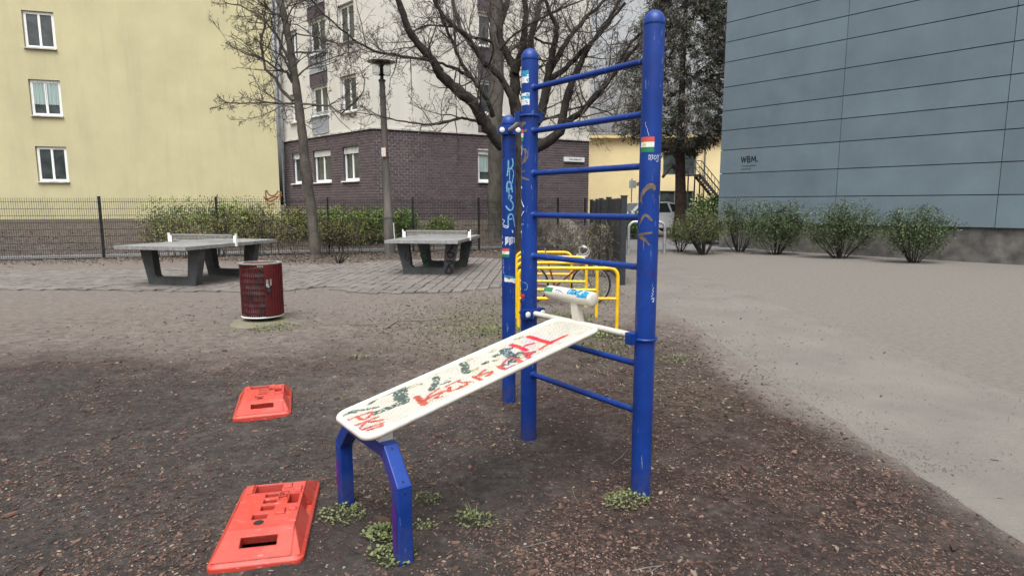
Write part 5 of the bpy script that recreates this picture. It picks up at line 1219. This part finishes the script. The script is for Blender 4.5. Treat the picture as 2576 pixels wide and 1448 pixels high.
# ---- blue arch leg: square tube with mitred shoulders
ea = 1.36; hw2 = .035; tw = .033
def arch_sec(pts_c):   # centre line points with outward half thickness direction, in (e1, z)
    out = []
    for i, (a, z) in enumerate(pts_c):
        p0 = pts_c[max(i-1, 0)]; p1 = pts_c[min(i+1, len(pts_c)-1)]
        d0 = V((a-p0[0], z-p0[1])) if i else V((p1[0]-a, p1[1]-z)); d1 = V((p1[0]-a, p1[1]-z)) if i < len(pts_c)-1 else d0
        d0.normalize(); d1.normalize(); n0 = V((-d0.y, d0.x)); n1 = V((-d1.y, d1.x)); mn = (n0+n1).normalized(); k = tw/max(.3, mn.dot(n0)); out.append(((a+mn.x*k, z+mn.y*k), (a-mn.x*k, z-mn.y*k)))
    return out
cl = [(-.366, -.25), (-.366, .350), (-.235, .492), (.188, .497), (.303, .360), (.303, -.25)]
sec = arch_sec(cl); mb = MB(); vs = []
for (o_, i_) in sec:
    for (a, z) in (o_, i_):
        for e in (ea+hw2, ea-hw2): vs.append(LO(a, e, z))
f4 = []
for i in range(len(sec)-1):
    b0, b1 = i*4, (i+1)*4; f4 += [(b0, b1, b1+1, b0+1), (b0+2, b0+3, b1+3, b1+2), (b0, b0+2, b1+2, b1), (b0+1, b1+1, b1+3, b0+3)]
mb.add(vs, f4); arch = part('leg_arch', mb, M['blue_b'] if 'blue_b' in M else M['blue'], fs)
md = arch.modifiers.new('bevel', 'BEVEL'); md.width = .006; md.segments = 2; md.limit_method = 'ANGLE'; md.angle_limit = math.radians(35)
for i in (1, 2, 3, 4):
    mb = MB(); (o_, i_) = sec[i]; c4 = [LO(o_[0], ea+hw2, o_[1]), LO(o_[0], ea-hw2, o_[1]), LO(i_[0], ea-hw2, i_[1]), LO(i_[0], ea+hw2, i_[1])]; cc = (c4[0]+c4[2])/2
    mb.tube([cc+(p-cc)*1.0 for p in c4+[c4[0]]], .0022, 5, False); part('weld_seam', mb, M['blue'], arch)
mb = MB()
for (t, i) in ((.12, 3), (.88, 3), (-.03, 4)):
    if i == 3: a = sec[3][0][0]+(sec[4][0][0]-sec[3][0][0])*t; z = sec[3][0][1]+(sec[4][0][1]-sec[3][0][1])*t; nn = (E1*(sec[3][0][1]-sec[4][0][1])+UP*(sec[4][0][0]-sec[3][0][0])).normalized()
    else: a = sec[4][0][0]; z = sec[4][0][1]-.03; nn = E1
    if nn.z < 0: nn = -nn
    c = LO(a, ea, z)+nn*.0015; mb.lathe([(.0055, -.004), (.0055, .0)], c, 10, (E2, nn.cross(E2), nn))
part('bolt_hole', mb, M['interior'], arch)
for (za, zb_, a_) in ((.05, .30, .303), (.10, .27, -.366)):
    mb = MB(); mb.add([LO(a_-.028, ea+hw2+.0012, za), LO(a_+.012, ea+hw2+.0012, za+.01), LO(a_+.018, ea+hw2+.0012, zb_-.06), LO(a_-.0, ea+hw2+.0012, zb_), LO(a_-.03, ea+hw2+.0012, zb_-.03)], [(0, 1, 2, 3, 4)]); part('spray_patch', mb, M['purple'], arch)
# ---- foot roller on its stem at the head of the bench
hs0 = LO(-.022, .0, ZBAR+.005); rc = LO(-.095, .0, 1.050); rs = LO(-.045, .0, 1.050)
mb = MB(); sx, sy = .028, .022
mb.hexa([hs0+E1*x+E2*y for x, y in ((-sx, -sy), (sx, -sy), (sx, sy), (-sx, sy))]+[rs+E1*x+E2*y-UP*.02 for x, y in ((-sx, -sy), (sx, -sy), (sx, sy), (-sx, sy))]); part('roller_stem', mb, M['white'], fs)
RL, RR = .205, .0435; rax = (E2, UP.cross(E2) if False else E2.cross(E1), E1)
prof = [(.004, -RL), (RR*.8, -RL+.001), (RR*.95, -RL+.006), (RR, -RL+.016), (RR, RL-.016), (RR*.95, RL-.006), (RR*.8, RL-.001), (.004, RL)]
mb = MB(); mb.lathe(prof, rc, 32, rax); ro = part('roller', mb, M['white'], fs, True, 50)

# ---- paint and stickers on the round posts: where a sight line meets the round surface
def cyl_hit(px, py, c, r=RP):
    d = ray(px, py); ox, oy = -c.x, -c.y; a = d.x*d.x+d.y*d.y; b = 2*(ox*d.x+oy*d.y); cc = ox*ox+oy*oy-r*r; D = b*b-4*a*cc
    if D < 0:   # just beside the silhouette: take the tangent point
        t = -b/(2*a); p = EYE+d*t; v = V((p.x-c.x, p.y-c.y, 0)).normalized(); return V((c.x+v.x*r, c.y+v.y*r, p.z))
    return EYE+d*((-b-math.sqrt(D))/(2*a))
def cyl_stroke(mb, c, pts, wd, m=0, r=RP, off=.0011):
    pts = smooth([tuple(p) for p in pts], 2); k = len(pts); P_ = [cyl_hit(x, y, c) for x, y in pts]
    ws = wd if hasattr(wd, '__len__') else [wd]*2
    Lf = []; Rt = []
    for i, p in enumerate(P_):
        nr = V((p.x-c.x, p.y-c.y, 0)).normalized(); t = (P_[min(i+1, k-1)]-P_[max(i-1, 0)])
        if t.length < 1e-7: t = UP
        s = nr.cross(t.normalized()); f = i/(k-1)*(len(ws)-1); j = min(int(f), len(ws)-2); w_ = ws[j]+(ws[j+1]-ws[j])*(f-j)
        for sg_, L_ in ((1, Lf), (-1, Rt)):
            q = p+s*(w_/2*sg_); v = V((q.x-c.x, q.y-c.y, 0)).normalized()*(r+off); L_.append(V((c.x+v.x, c.y+v.y, q.z)))
    for i in range(k-1): mb.quad(Rt[i], Rt[i+1], Lf[i+1], Lf[i], m)
def cyl_patch(mb, c, x0, y0, x1, y1, rows, m0=0, off=.0008, nx=8, skew=0.0, ragged=0.0, seed=1):
    """a sticker wrapped on the post; rows = material index per horizontal band"""
    rg_ = R(seed); n_ = len(rows)
    A_, B_ = cyl_hit(x0, (y0+y1)/2, c), cyl_hit(x1, (y0+y1)/2, c); ta = math.atan2(A_.y-c.y, A_.x-c.x); tb_ = math.atan2(B_.y-c.y, B_.x-c.x)
    zt = cyl_hit((x0+x1)/2, y0, c).z; zb_ = cyl_hit((x0+x1)/2, y1, c).z; r = RP+off
    P_ = lambda u, v: V((c.x+r*math.cos(ta+(tb_-ta)*u), c.y+r*math.sin(ta+(tb_-ta)*u), zt+(zb_-zt)*v+skew*u))
    jit = [rg_.uniform(-ragged, ragged) for _ in range(nx+1)]; jb = [rg_.uniform(-ragged, ragged) for _ in range(nx+1)]
    for k in range(n_):
        for i in range(nx):
            v0, v1 = k/n_, (k+1)/n_; f = lambda u, v, q: P_(u, v+(jit[q]*(1-v) if v == 0 else 0)+(jb[q] if v == 1 else 0))
            mb.quad(f(i/nx, v1, i), f((i+1)/nx, v1, i+1), f((i+1)/nx, v0, i+1), f(i/nx, v0, i), rows[k])
z2 = q2
z4 = lambda x, y: ((1980+x/3.8125)*.6289, (420+y/3.8105)*.6289)
z5 = lambda x, y: ((1980+x/3.446)*.6289, (780+y/3.4476)*.6289)
z6 = lambda x, y: ((2500+x/3.618)*.6289, (480+y/3.62)*.6289)
z7 = lambda x, y: ((2500+x/2.786)*.6289, (880+y/2.785)*.6289)
z9 = lambda x, y: ((2340+x/3.619)*.6289, (760+y/3.62)*.6289)
# short post: KASA tag
mb = MB()
for conv, pl, w_ in ((z4, [(205, 840), (205, 920), (200, 1000), (185, 1080)], .011), (z4, [(262, 815), (275, 870), (270, 930), (230, 975), (215, 970)], .012), (z4, [(250, 970), (285, 1010), (280, 1080), (265, 1150), (262, 1200)], .008), (z4, [(222, 990), (222, 1070), (222, 1140)], .006), (z4, [(185, 1325), (178, 1250), (190, 1180), (215, 1160), (245, 1180), (250, 1250), (265, 1330)], .010), (z4, [(195, 1270), (225, 1280), (265, 1265)], .010), (z4, [(215, 1290), (212, 1390), (205, 1430)], .006),
                     (z5, [(185, 15), (220, 5), (235, 35), (205, 60), (230, 90), (255, 130), (240, 200), (210, 215), (170, 185), (152, 145)], .011), (z5, [(185, 440), (180, 300), (205, 260), (240, 265), (255, 320), (262, 380), (272, 440)], .010), (z5, [(190, 335), (240, 325)], .010)):
    cyl_stroke(mb, PC, [conv(x, y) for x, y in pl], w_)
part('tag_kasa', mb, M['cyan_marker'], posts['C'], label='pale blue vertical tag reading KASA', kind='stuff')
mb = MB()
for pl, w_ in (([(104, 330), (120, 350), (135, 350), (125, 375), (108, 395)], .006), ([(106, 400), (130, 420), (185, 430), (172, 460), (112, 430)], .007), ([(236, 485), (245, 520)], .008), ([(103, 560), (103, 600)], .006), ([(108, 640), (104, 670)], .01)): cyl_stroke(mb, PC, [z5(x, y) for x, y in pl], w_)
for i, x in enumerate((145, 160, 178, 205, 232, 262)): cyl_stroke(mb, PC, [z5(x, 575+(i % 2)*10), z5(x+3, 640), z5(x-2, 690-(i % 3)*16)], .009 if i % 2 else .007)
cyl_stroke(mb, PC, [z5(150, 585), z5(190, 578)], .006); cyl_stroke(mb, PC, [z5(200, 585), z5(270, 588)], .005)
for pl in ([(110, 880), (122, 900), (105, 930), (125, 950), (112, 960)], [(105, 990), (128, 980), (110, 1020), (118, 1060), (130, 1085)]): cyl_stroke(mb, PC, [z5(x, y) for x, y in pl], .003)
part('white_scrawl', mb, M['white_marker'], posts['C'], kind='stuff')
mb = MB(); (xa, ya), (xb, yb) = z5(97, 735), z5(196, 855); cyl_patch(mb, PC, xa, ya, xb, yb, (0, 1, 2), ragged=.05); cyl_stroke(mb, PC, [z5(112, 790), z5(125, 792)], .014, 3, off=.0016); part('sticker', mb, [M['stk_red'], M['stk_white'], M['stk_green'], M['stk_sun']], posts['C'], label='torn red white and green flag sticker')
mb = MB(); (xa, ya), (xb, yb) = z5(128, 1110), z5(280, 1195); cyl_patch(mb, PC, xa, ya, xb, yb, (1, 0, 0), skew=-.012, ragged=.12, seed=4); cyl_stroke(mb, PC, [z5(165, 1130), z5(210, 1150)], .016, 2, off=.0016); part('sticker', mb, [M['stk_white'], M['stk_blue'], M['brown_spray']], posts['C'], label='torn white and blue sticker')
mb = MB(); 
for pl in ([(215, 690), (240, 685), (270, 690), (305, 685)],): cyl_stroke(mb, PC, [z4(x, y) for x, y in pl], .004)
cyl_stroke(mb, PC, [z4(125, 700), z4(130, 760), z4(122, 810)], [.02, .03, .01]); part('dark_mark', mb, M['ink'], posts['C'])
# tall far post
for (a, b, sd, lab) in (((940, 545), (995, 640), 2, 'upper blue and white sticker'), ((938, 718), (1000, 810), 3, 'lower blue and white sticker')):
    mb = MB(); (xa, ya), (xb, yb) = z2(*a), z2(*b); cyl_patch(mb, PB, xa, ya, xb, yb, (1, 1, 0, 0) if sd == 2 else (0, 1, 0, 0), ragged=.03, seed=sd)
    rr_ = R(sd)
    for _ in range(7):
        x, y = rr_.uniform(a[0]+6, b[0]-8), rr_.uniform(a[1]+10, b[1]-10); cyl_stroke(mb, PB, [z2(x, y), z2(x+rr_.uniform(-14, 16), y+rr_.uniform(-14, 14)), z2(x+rr_.uniform(-6, 16), y+rr_.uniform(-16, 16))], .005, rr_.choice((0, 1)), off=.0016)
    part('sticker', mb, [M['stk_white'], M['stk_blue']], posts['B'], label=lab)
mb = MB()
for conv, pl, w_ in ((z4, [(410, 290), (440, 280), (470, 275)], [.02, .024, .01]), (z4, [(420, 330), (430, 300)], [.01, .02]), (z4, [(440, 400), (470, 390), (490, 385)], [.01, .02, .008]), (z4, [(410, 900), (450, 850), (485, 770), (470, 690), (430, 670)], [.006, .022, .026, .02, .006]), (z4, [(405, 1025), (440, 1010), (465, 1000)], [.014, .012, .005]), (z4, [(405, 1100), (440, 1115), (520, 1145)], [.012, .014, .006])): mb = MB(); cyl_stroke(mb, PB, [conv(x, y) for x, y in pl], w_); part('brown_spray_mark', mb, M['brown_spray'], posts['B'])
mb = MB(); (xa, ya), (xb, yb) = z4(399, 372), z4(434, 555); cyl_patch(mb, PB, xa, ya, xb, yb, (0, 1, 2)); part('sticker', mb, [M['stk_red'], M['stk_white'], M['stk_green']], posts['B'], label='narrow red white and green flag sticker')
mb = MB()
for conv, pl, w_ in ((z4, [(402, 620), (415, 680), (408, 770)], .008), (z4, [(400, 1240), (415, 1270)], .012), (z5, [(362, 60), (380, 120), (400, 165)], .008), (z5, [(365, 290), (385, 240), (400, 225)], .006), (z5, [(360, 500), (372, 515)], .012)): cyl_stroke(mb, PB, [conv(x, y) for x, y in pl], w_)
part('white_scrawl', mb, M['white_marker'], posts['B'], kind='stuff')
mb = MB(); cyl_stroke(mb, PB, [z5(378, 1200), z5(430, 1210), z5(450, 1250), z5(440, 1300), z5(410, 1315), z5(404, 1290)], .0028); cyl_stroke(mb, PB, [z5(362, 405), z5(395, 400)], .007); part('blue_scrawl', mb, M['cyan_marker'], posts['B'])
mb = MB(); cyl_stroke(mb, PB, [z5(352, 1390), z5(380, 1380), z5(410, 1385)], [.02, .022, .012]); cyl_stroke(mb, PB, [z5(360, 1400), z5(375, 1425)], [.016, .006]); cyl_stroke(mb, PB, [z5(378, 1415), z5(380, 1450)], .003); part('red_heart', mb, M['red_marker'], posts['B'])
mb = MB(); hc = cyl_hit(*z5(533, 1410), PB); hn = V((hc.x-PB.x, hc.y-PB.y, 0)).normalized(); mb.lathe([(.0065, -.004), (.0065, .0012)], hc, 12, (hn.cross(UP), UP, hn)); part('hole', mb, M['interior'], posts['B'])
# near post
mb = MB(); (xa, ya), (xb, yb) = z6(234, 244), z6(424, 464); cyl_patch(mb, PA, xa, ya, xb, yb, (0, 1, 2), nx=12); cyl_stroke(mb, PA, [z6(262, 350), z6(280, 352), z6(298, 350)], [.010, .018, .010], 3, off=.0016); part('sticker', mb, [M['stk_red'], M['stk_white'], M['stk_green'], M['stk_sun']], posts['A'], label='red white and green flag sticker with a yellow sun')
mb = MB()
for conv, pl, w_ in ((z6, [(345, 507), (347, 545), (343, 575)], .0028), (z6, [(345, 507), (375, 515), (372, 555), (343, 575)], .0028), (z6, [(380, 507), (412, 510), (390, 538), (408, 552), (368, 585)], .0028), (z6, [(430, 512), (415, 550), (430, 577), (455, 550), (448, 512), (430, 512)], .0028), (z6, [(468, 500), (476, 537)], .0028), (z6, [(492, 500), (470, 560), (478, 590), (460, 606), (446, 594)], .0028), (z6, [(512, 512), (535, 512), (520, 540), (535, 555), (508, 577)], .0028), (z6, [(540, 503), (546, 530), (530, 545), (545, 570), (520, 590)], .0028),
                     (z6, [(300, 30), (292, 70), (318, 110), (330, 160), (335, 190), (350, 235)], .0016), (z6, [(495, 1092), (498, 1180), (494, 1290)], .004), (z7, [(322, 752), (300, 780), (325, 795), (295, 815), (318, 830), (290, 850)], .0028), (z7, [(290, 880), (325, 860), (322, 890), (300, 910), (322, 915), (305, 860)], .0028)): cyl_stroke(mb, PA, [conv(x, y) for x, y in pl], w_)
part('white_scrawl', mb, M['white_marker'], posts['A'], label='white marker scrawl reading 030y 33', kind='stuff')
mb = MB()
for conv, pl, w_ in ((z6, [(218, 1190), (240, 1110), (270, 1030), (320, 975), (375, 945), (420, 970), (425, 1020)], [.004, .014, .020, .024, .028, .022, .006]), (z6, [(232, 1130), (245, 1180), (243, 1230)], [.012, .008, .002]), (z9, [(780, 515), (815, 450), (845, 372), (890, 358), (930, 400), (975, 445)], [.003, .010, .014, .014, .013, .008]), (z9, [(765, 650), (860, 632), (975, 618)], [.014, .013, .006]), (z9, [(800, 640), (815, 690), (870, 715), (905, 765), (938, 800)], [.022, .024, .014, .007, .008]), (z9, [(850, 715), (850, 790), (846, 880)], [.007, .004, .002])): mb = MB(); cyl_stroke(mb, PA, [conv(x, y) for x, y in pl], w_); part('brown_spray_mark', mb, M['brown_spray'], posts['A'])
mb = MB()
for pl in ([(215, 460), (230, 500), (240, 455)], [(290, 490), (275, 510), (305, 515)], [(180, 530), (215, 550), (230, 590), (205, 610), (195, 600)], [(275, 575), (300, 590), (318, 640), (300, 650)], [(320, 580), (322, 640)]): cyl_stroke(mb, PA, [z7(x, y) for x, y in pl], .0018)
part('faint_red_scrawl', mb, M['bin_red'], posts['A'], kind='stuff')
# stickers on the roller
def roll_patch(mb, e0, e1_, t0, t1, m, off=.0008, k=6):
    for i in range(k):
        a, b = math.radians(t0+(t1-t0)*i/k), math.radians(t0+(t1-t0)*(i+1)/k); r = RR+off
        P_ = lambda e, q: rc+E1*e+(E2*math.cos(q)+UP*math.sin(q))*r
        mb.quad(P_(e0, a), P_(e1_, a), P_(e1_, b), P_(e0, b), m)
mb = MB(); roll_patch(mb, -.205, -.125, 15, 55, 0); part('sticker', mb, [M['stk_green']], ro, label='green rectangle sticker')
mb = MB(); roll_patch(mb, -.10, -.02, 15, 60, 0); rr_ = R(7)
for _ in range(22): e = rr_.uniform(-.1, -.03); q = rr_.uniform(16, 48); roll_patch(mb, e, e+rr_.uniform(.004, .012), q, q+rr_.uniform(3, 10), 1, .0014, 2)
part('sticker', mb, [M['stk_white'], M['ink_grey']], ro, label='scratched white sticker')
mb = MB(); roll_patch(mb, .01, .155, 22, 85, 0)
for _ in range(26): e = rr_.uniform(.015, .135); q = rr_.uniform(26, 76); roll_patch(mb, e, e+rr_.uniform(.006, .02), q, q+rr_.uniform(3, 9), rr_.choice((1, 1, 2)), .0014, 2)
part('sticker', mb, [M['stk_blue'], M['stk_white'], M['ink']], ro, label='bright blue and white sticker')
mb = MB(); roll_patch(mb, .15, .185, 10, 70, 0, .0004); roll_patch(mb, .10, .15, 8, 21, 0, .0004); part('spray_patch', mb, M['stk_blue'], ro)

# ------------------------------------------------------------------ weeds, litter, chips, twigs
def weed(px, py, n, rad, leaf, seed, label, tall=.05, grass=0):
    rng = R(seed); b_ = gnd(px, py); b_.z = ground_z(b_.x, b_.y); mb = MB()
    for _ in range(n):
        a = rng.uniform(0, 6.28); r = rad*math.sqrt(rng.random()); x, y = b_.x+math.cos(a)*r*1.25, b_.y+math.sin(a)*r; z = ground_z(x, y); hgt = tall*rng.uniform(.2, 1)*(1-.5*r/rad)
        p = V((x, y, z+hgt)); d = V((rng.gauss(0, 1), rng.gauss(0, 1), rng.uniform(.0, .8))).normalized()
        l = leaf*rng.uniform(.6, 1.3); leafquad(mb, p, d, spray(rng, UP, .35), l, l*.75)
        if rng.random() < .3: mb.tube([(x, y, z-.005), p], .0012, 3, False)
    for _ in range(grass):
        a = rng.uniform(0, 6.28); r = rad*.4*math.sqrt(rng.random()); p = V((b_.x+math.cos(a)*r, b_.y+math.sin(a)*r, b_.z-.005)); d = V((math.cos(a)*.5, math.sin(a)*.5, 1)).normalized(); L = rng.uniform(.05, .12); s = d.cross(UP).normalized()*.002
        e = p+d*L*.6; f = e+(d+V((math.cos(a), math.sin(a), -.5))*.6)*L*.4; mb.add([p-s, p+s, e+s*.8, e-s*.8, f], [(0, 1, 2, 3), (3, 2, 4)])
    if rad > .2: return stuff('weed_patch', mb, M['weed'], label, 'weeds')
    return solo('weed_clump', mb, M['weed'], b_, label, 'weed', 'weed clumps')
weed(862, 1300, 230, .10, .016, 1, 'low weed clump at the foot of the rear blue bench leg')
weed(968, 1345, 330, .085, .02, 2, 'leafy weed strip running along the front blue bench leg')
weed(985, 1405, 240, .09, .018, 3, 'weed clump right at the foot of the front bench leg')
weed(1195, 1290, 130, .09, .016, 4, 'grass tuft with small leaves in the hollow by the bench', grass=26)
weed(1075, 1250, 60, .06, .016, 5, 'tiny weed right of the front bench leg top', grass=8)
weed(1065, 1318, 40, .05, .016, 6, 'smallest weed beside the front bench leg')
weed(1575, 1262, 240, .10, .017, 7, 'weed clump at the foot of the nearest blue post')
weed(1520, 845, 420, .22, .035, 8, 'leafy weed patch below the white bench bar', tall=.1)
weed(1435, 800, 260, .30, .03, 9, 'green weed patch under the nearest yellow rack', tall=.05, grass=60)
weed(1240, 835, 300, .35, .03, 10, 'green weed patch left of the short blue post', tall=.04, grass=60)
weed(655, 1010, 40, .1, .02, 12, 'tiny grass tuft on the mulch near the far red plate', grass=14)
weed(895, 905, 40, .12, .02, 13, 'lone grass tuft on the bare mulch left of the bench', grass=22)
weed(1705, 905, 90, .25, .025, 14, 'sparse weeds on the soil right of the near post', tall=.03, grass=30)
weed(690, 825, 200, .28, .03, 15, 'moss and weeds beside the waste bin pad', tall=.03, grass=20)
# grassy patches as mass
rng = R(77); mb = MB()
for _ in range(5200):
    k = rng.random()
    if k < .38: cx_, cy_, sx_, sy_ = -.35, 8.2, .6, 1.3
    elif k < .55: cx_, cy_, sx_, sy_ = 1.0, 7.2, .3, .7
    elif k < .8: cx_, cy_, sx_, sy_ = 1.5, 11.6, .3, 1.0
    else: cx_, cy_, sx_, sy_ = 6.2, 21.0, 1.1, .5
    x, y = rng.gauss(cx_, sx_), rng.gauss(cy_, sy_); z = ground_z(x, y)
    d = V((rng.gauss(0, 1), rng.gauss(0, 1), rng.uniform(.2, 1.6))).normalized(); l = rng.uniform(.02, .06); leafquad(mb, V((x, y, z)), d, spray(rng, UP, .5), l, l*.3)
stuff('grass_patches', mb, M['grass'], 'thin grass and moss scattered over the soil', 'grass')
# bark chips
rng = R(99); mb = MB(); mbp = MB()
def chip(mb, x, y, s, rng, flat=.25):
    z = ground_z(x, y); a = rng.uniform(0, 6.28); l, w_ = s*rng.uniform(.7, 1.4), s*rng.uniform(.3, .7); th = s*rng.uniform(.08, .22)
    tx, ty = rng.gauss(0, flat), rng.gauss(0, flat); ca, sa = math.cos(a), math.sin(a); P_ = []
    o = [(-l/2, -w_*.3), (-l*.1, -w_/2), (l/2, -w_*.2), (l*.35, w_*.4), (-l*.2, w_/2)]
    jx = [(p*rng.uniform(.75, 1.2), q*rng.uniform(.75, 1.2)) for p, q in o]
    for zz, sc_ in ((0, 1), (th, .85)):
        for p, q in jx: p *= sc_; q *= sc_; P_.append((x+p*ca-q*sa, y+p*sa+q*ca, z+.001+zz+abs(p*tx)*.6+q*ty*.5))
    mb.add(P_, [(5, 6, 7, 8, 9)]+[(i, (i+1) % 5, 5+(i+1) % 5, 5+i) for i in range(5)])
def chip_ok(x, y):
    d_ = 1-.8*sm(5.2, 7.2, y+1.1*noise.noise(V((x*.45, y*.45, 11)))-max(0, x-.3)*.25)
    d_ *= 1-.85*sm(1.75, 2.3, x-(0.12*(6-y) if y < 6 else 0)); d_ *= max(.22, .62+1.1*noise.noise(V((x*1.3, y*1.3, 21)))+.6*noise.noise(V((x*5, y*5, 4))))
    if x < 0 and y < 5: d_ *= .75
    return d_
n = 0
while n < 64000:
    u = rng.random(); y = 2.0+(10.2-2.0)*u**1.7; x = rng.uniform(-1, 1)*(y*.88+.3)
    if x < -6 or x > 4 or rng.random() > chip_ok(x, y): continue
    n += 1; s = .88*rng.choice((.005, .006, .007, .008, .009, .010, .011, .012, .013, .015, .017, .020, .024))*(1.6 if rng.random() < .05 else 1)*(2.6 if rng.random() < .006 else 1)*(1+.05*y); (chip(mb, x, y, s, rng) if rng.random() < .82 else chip(mbp, x, y, s*rng.uniform(.5, .9), rng))
stuff('bark_mulch', mb, M['chip'], 'brown bark chips covering the playground soil', 'mulch')
stuff('pale_wood_bits', mbp, M['chip_pale'], 'pale wood splinters and dry bits among the mulch', 'mulch')
# dead leaves along the fence and round the tree foot
mb = MB(); rng = R(123)
for _ in range(9000):
    if rng.random() < .75: t = rng.uniform(3, 23.5); p = FA+FD*t-FN*abs(rng.gauss(.1, 1.0)); x, y = p.x, p.y
    else: x, y = rng.gauss(-5.4, 1.0), rng.gauss(17.6, .6)
    if interp(pave_back, x)+.1 > y and x < .2: continue
    z = ground_z(x, y)+.004+.02*rng.random(); l = rng.uniform(.03, .08); d = V((rng.gauss(0, 1), rng.gauss(0, 1), rng.gauss(0, .3))).normalized(); leafquad(mb, V((x, y, z)), d, spray(rng, UP, .45), l, l*.6)
for _ in range(2600):
    t = rng.uniform(3, 23); p = FA+FD*t+FN*rng.uniform(1.8, 4.5); z = ground_z(p.x, p.y)+.01; l = rng.uniform(.04, .09); leafquad(mb, V((p.x, p.y, z)), V((rng.gauss(0, 1), rng.gauss(0, 1), .1)).normalized(), spray(rng, UP, .4), l, l*.6)
for _ in range(5600):
    k = rng.random(); x, y = (rng.uniform(-5, 4.2), rng.uniform(6.0, 12.5)) if k < .4 else ((rng.gauss(-.7, .7), rng.gauss(8.3, 1.3)) if k < .85 else (rng.gauss(1.6, .5), rng.gauss(6.3, 1.2))); l = rng.uniform(.02, .05); leafquad(mb, V((x, y, ground_z(x, y)+.006)), V((rng.gauss(0, 1), rng.gauss(0, 1), .15)).normalized(), spray(rng, UP, .4), l, l*.5)
stuff('leaf_litter', mb, M['litter'], 'dry leaves lying along the fence and on the soil', 'leaves')
mb = MB(); rng = R(55)
for _ in range(5000):
    y = 3.5+14*rng.random()**1.5
    x = rng.gauss(2.45, .16) if rng.random() < .55 else (rng.uniform(2.5, 4.3) if rng.random() < .5 else rng.gauss(4.26, .16))
    s = rng.uniform(.003, .008)*(1+.04*y); z = ground_z(x, y)+(.012 if 2.45 < x < 4.26 else 0)
    P_ = [V((x+s*rng.uniform(.5, 1)*math.cos(q), y+s*rng.uniform(.5, 1)*math.sin(q), z)) for q in (0, 1.3, 2.5, 3.8, 5.1)]; tip = V((x, y, z+s*.6)); mb.add(P_+[tip], [(i, (i+1) % 5, 5) for i in range(5)])
stuff('path_grit', mb, M['grit'], 'grit and soil crumbs strewn over the path edges', 'grit')
# fallen twigs one can pick out
for pl, r, lab in (([(1395, 1355), (1360, 1362), (1310, 1370)], .004, 'straight pale twig lying in the mulch below the hollow'), ([(1590, 1442), (1630, 1430), (1665, 1421)], .004, 'bent twig at the lower picture edge near the right'), ([(1640, 1440), (1655, 1425), (1672, 1418)], .003, 'short curved twig crossing at the lower picture edge'), ([(1540, 1170), (1565, 1150), (1580, 1130)], .003, 'thin twig between the two tall blue posts'), ([(970, 830), (1000, 812), (1080, 808), (1130, 800), (1160, 770)], .008, 'long forked twig on the pale soil before the table'), ([(880, 820), (930, 822), (965, 815)], .007, 'short dark twig on the pale soil left of the forked twig'), ([(1440, 1225), (1445, 1245), (1458, 1262)], .004, 'greenish grass stalk lying in the brown mulch')):
    P_ = []
    for x, y in pl: q = gnd(x, y); P_.append(V((q.x, q.y, ground_z(q.x, q.y)+r+.004)))
    mb = MB(); mb.tube(P_, [r, *([r*.8]*(len(P_)-2)), r*.4], 6); solo('fallen_twig', mb, M['twig_light'], P_[0], lab, 'twig', 'fallen twigs', True)
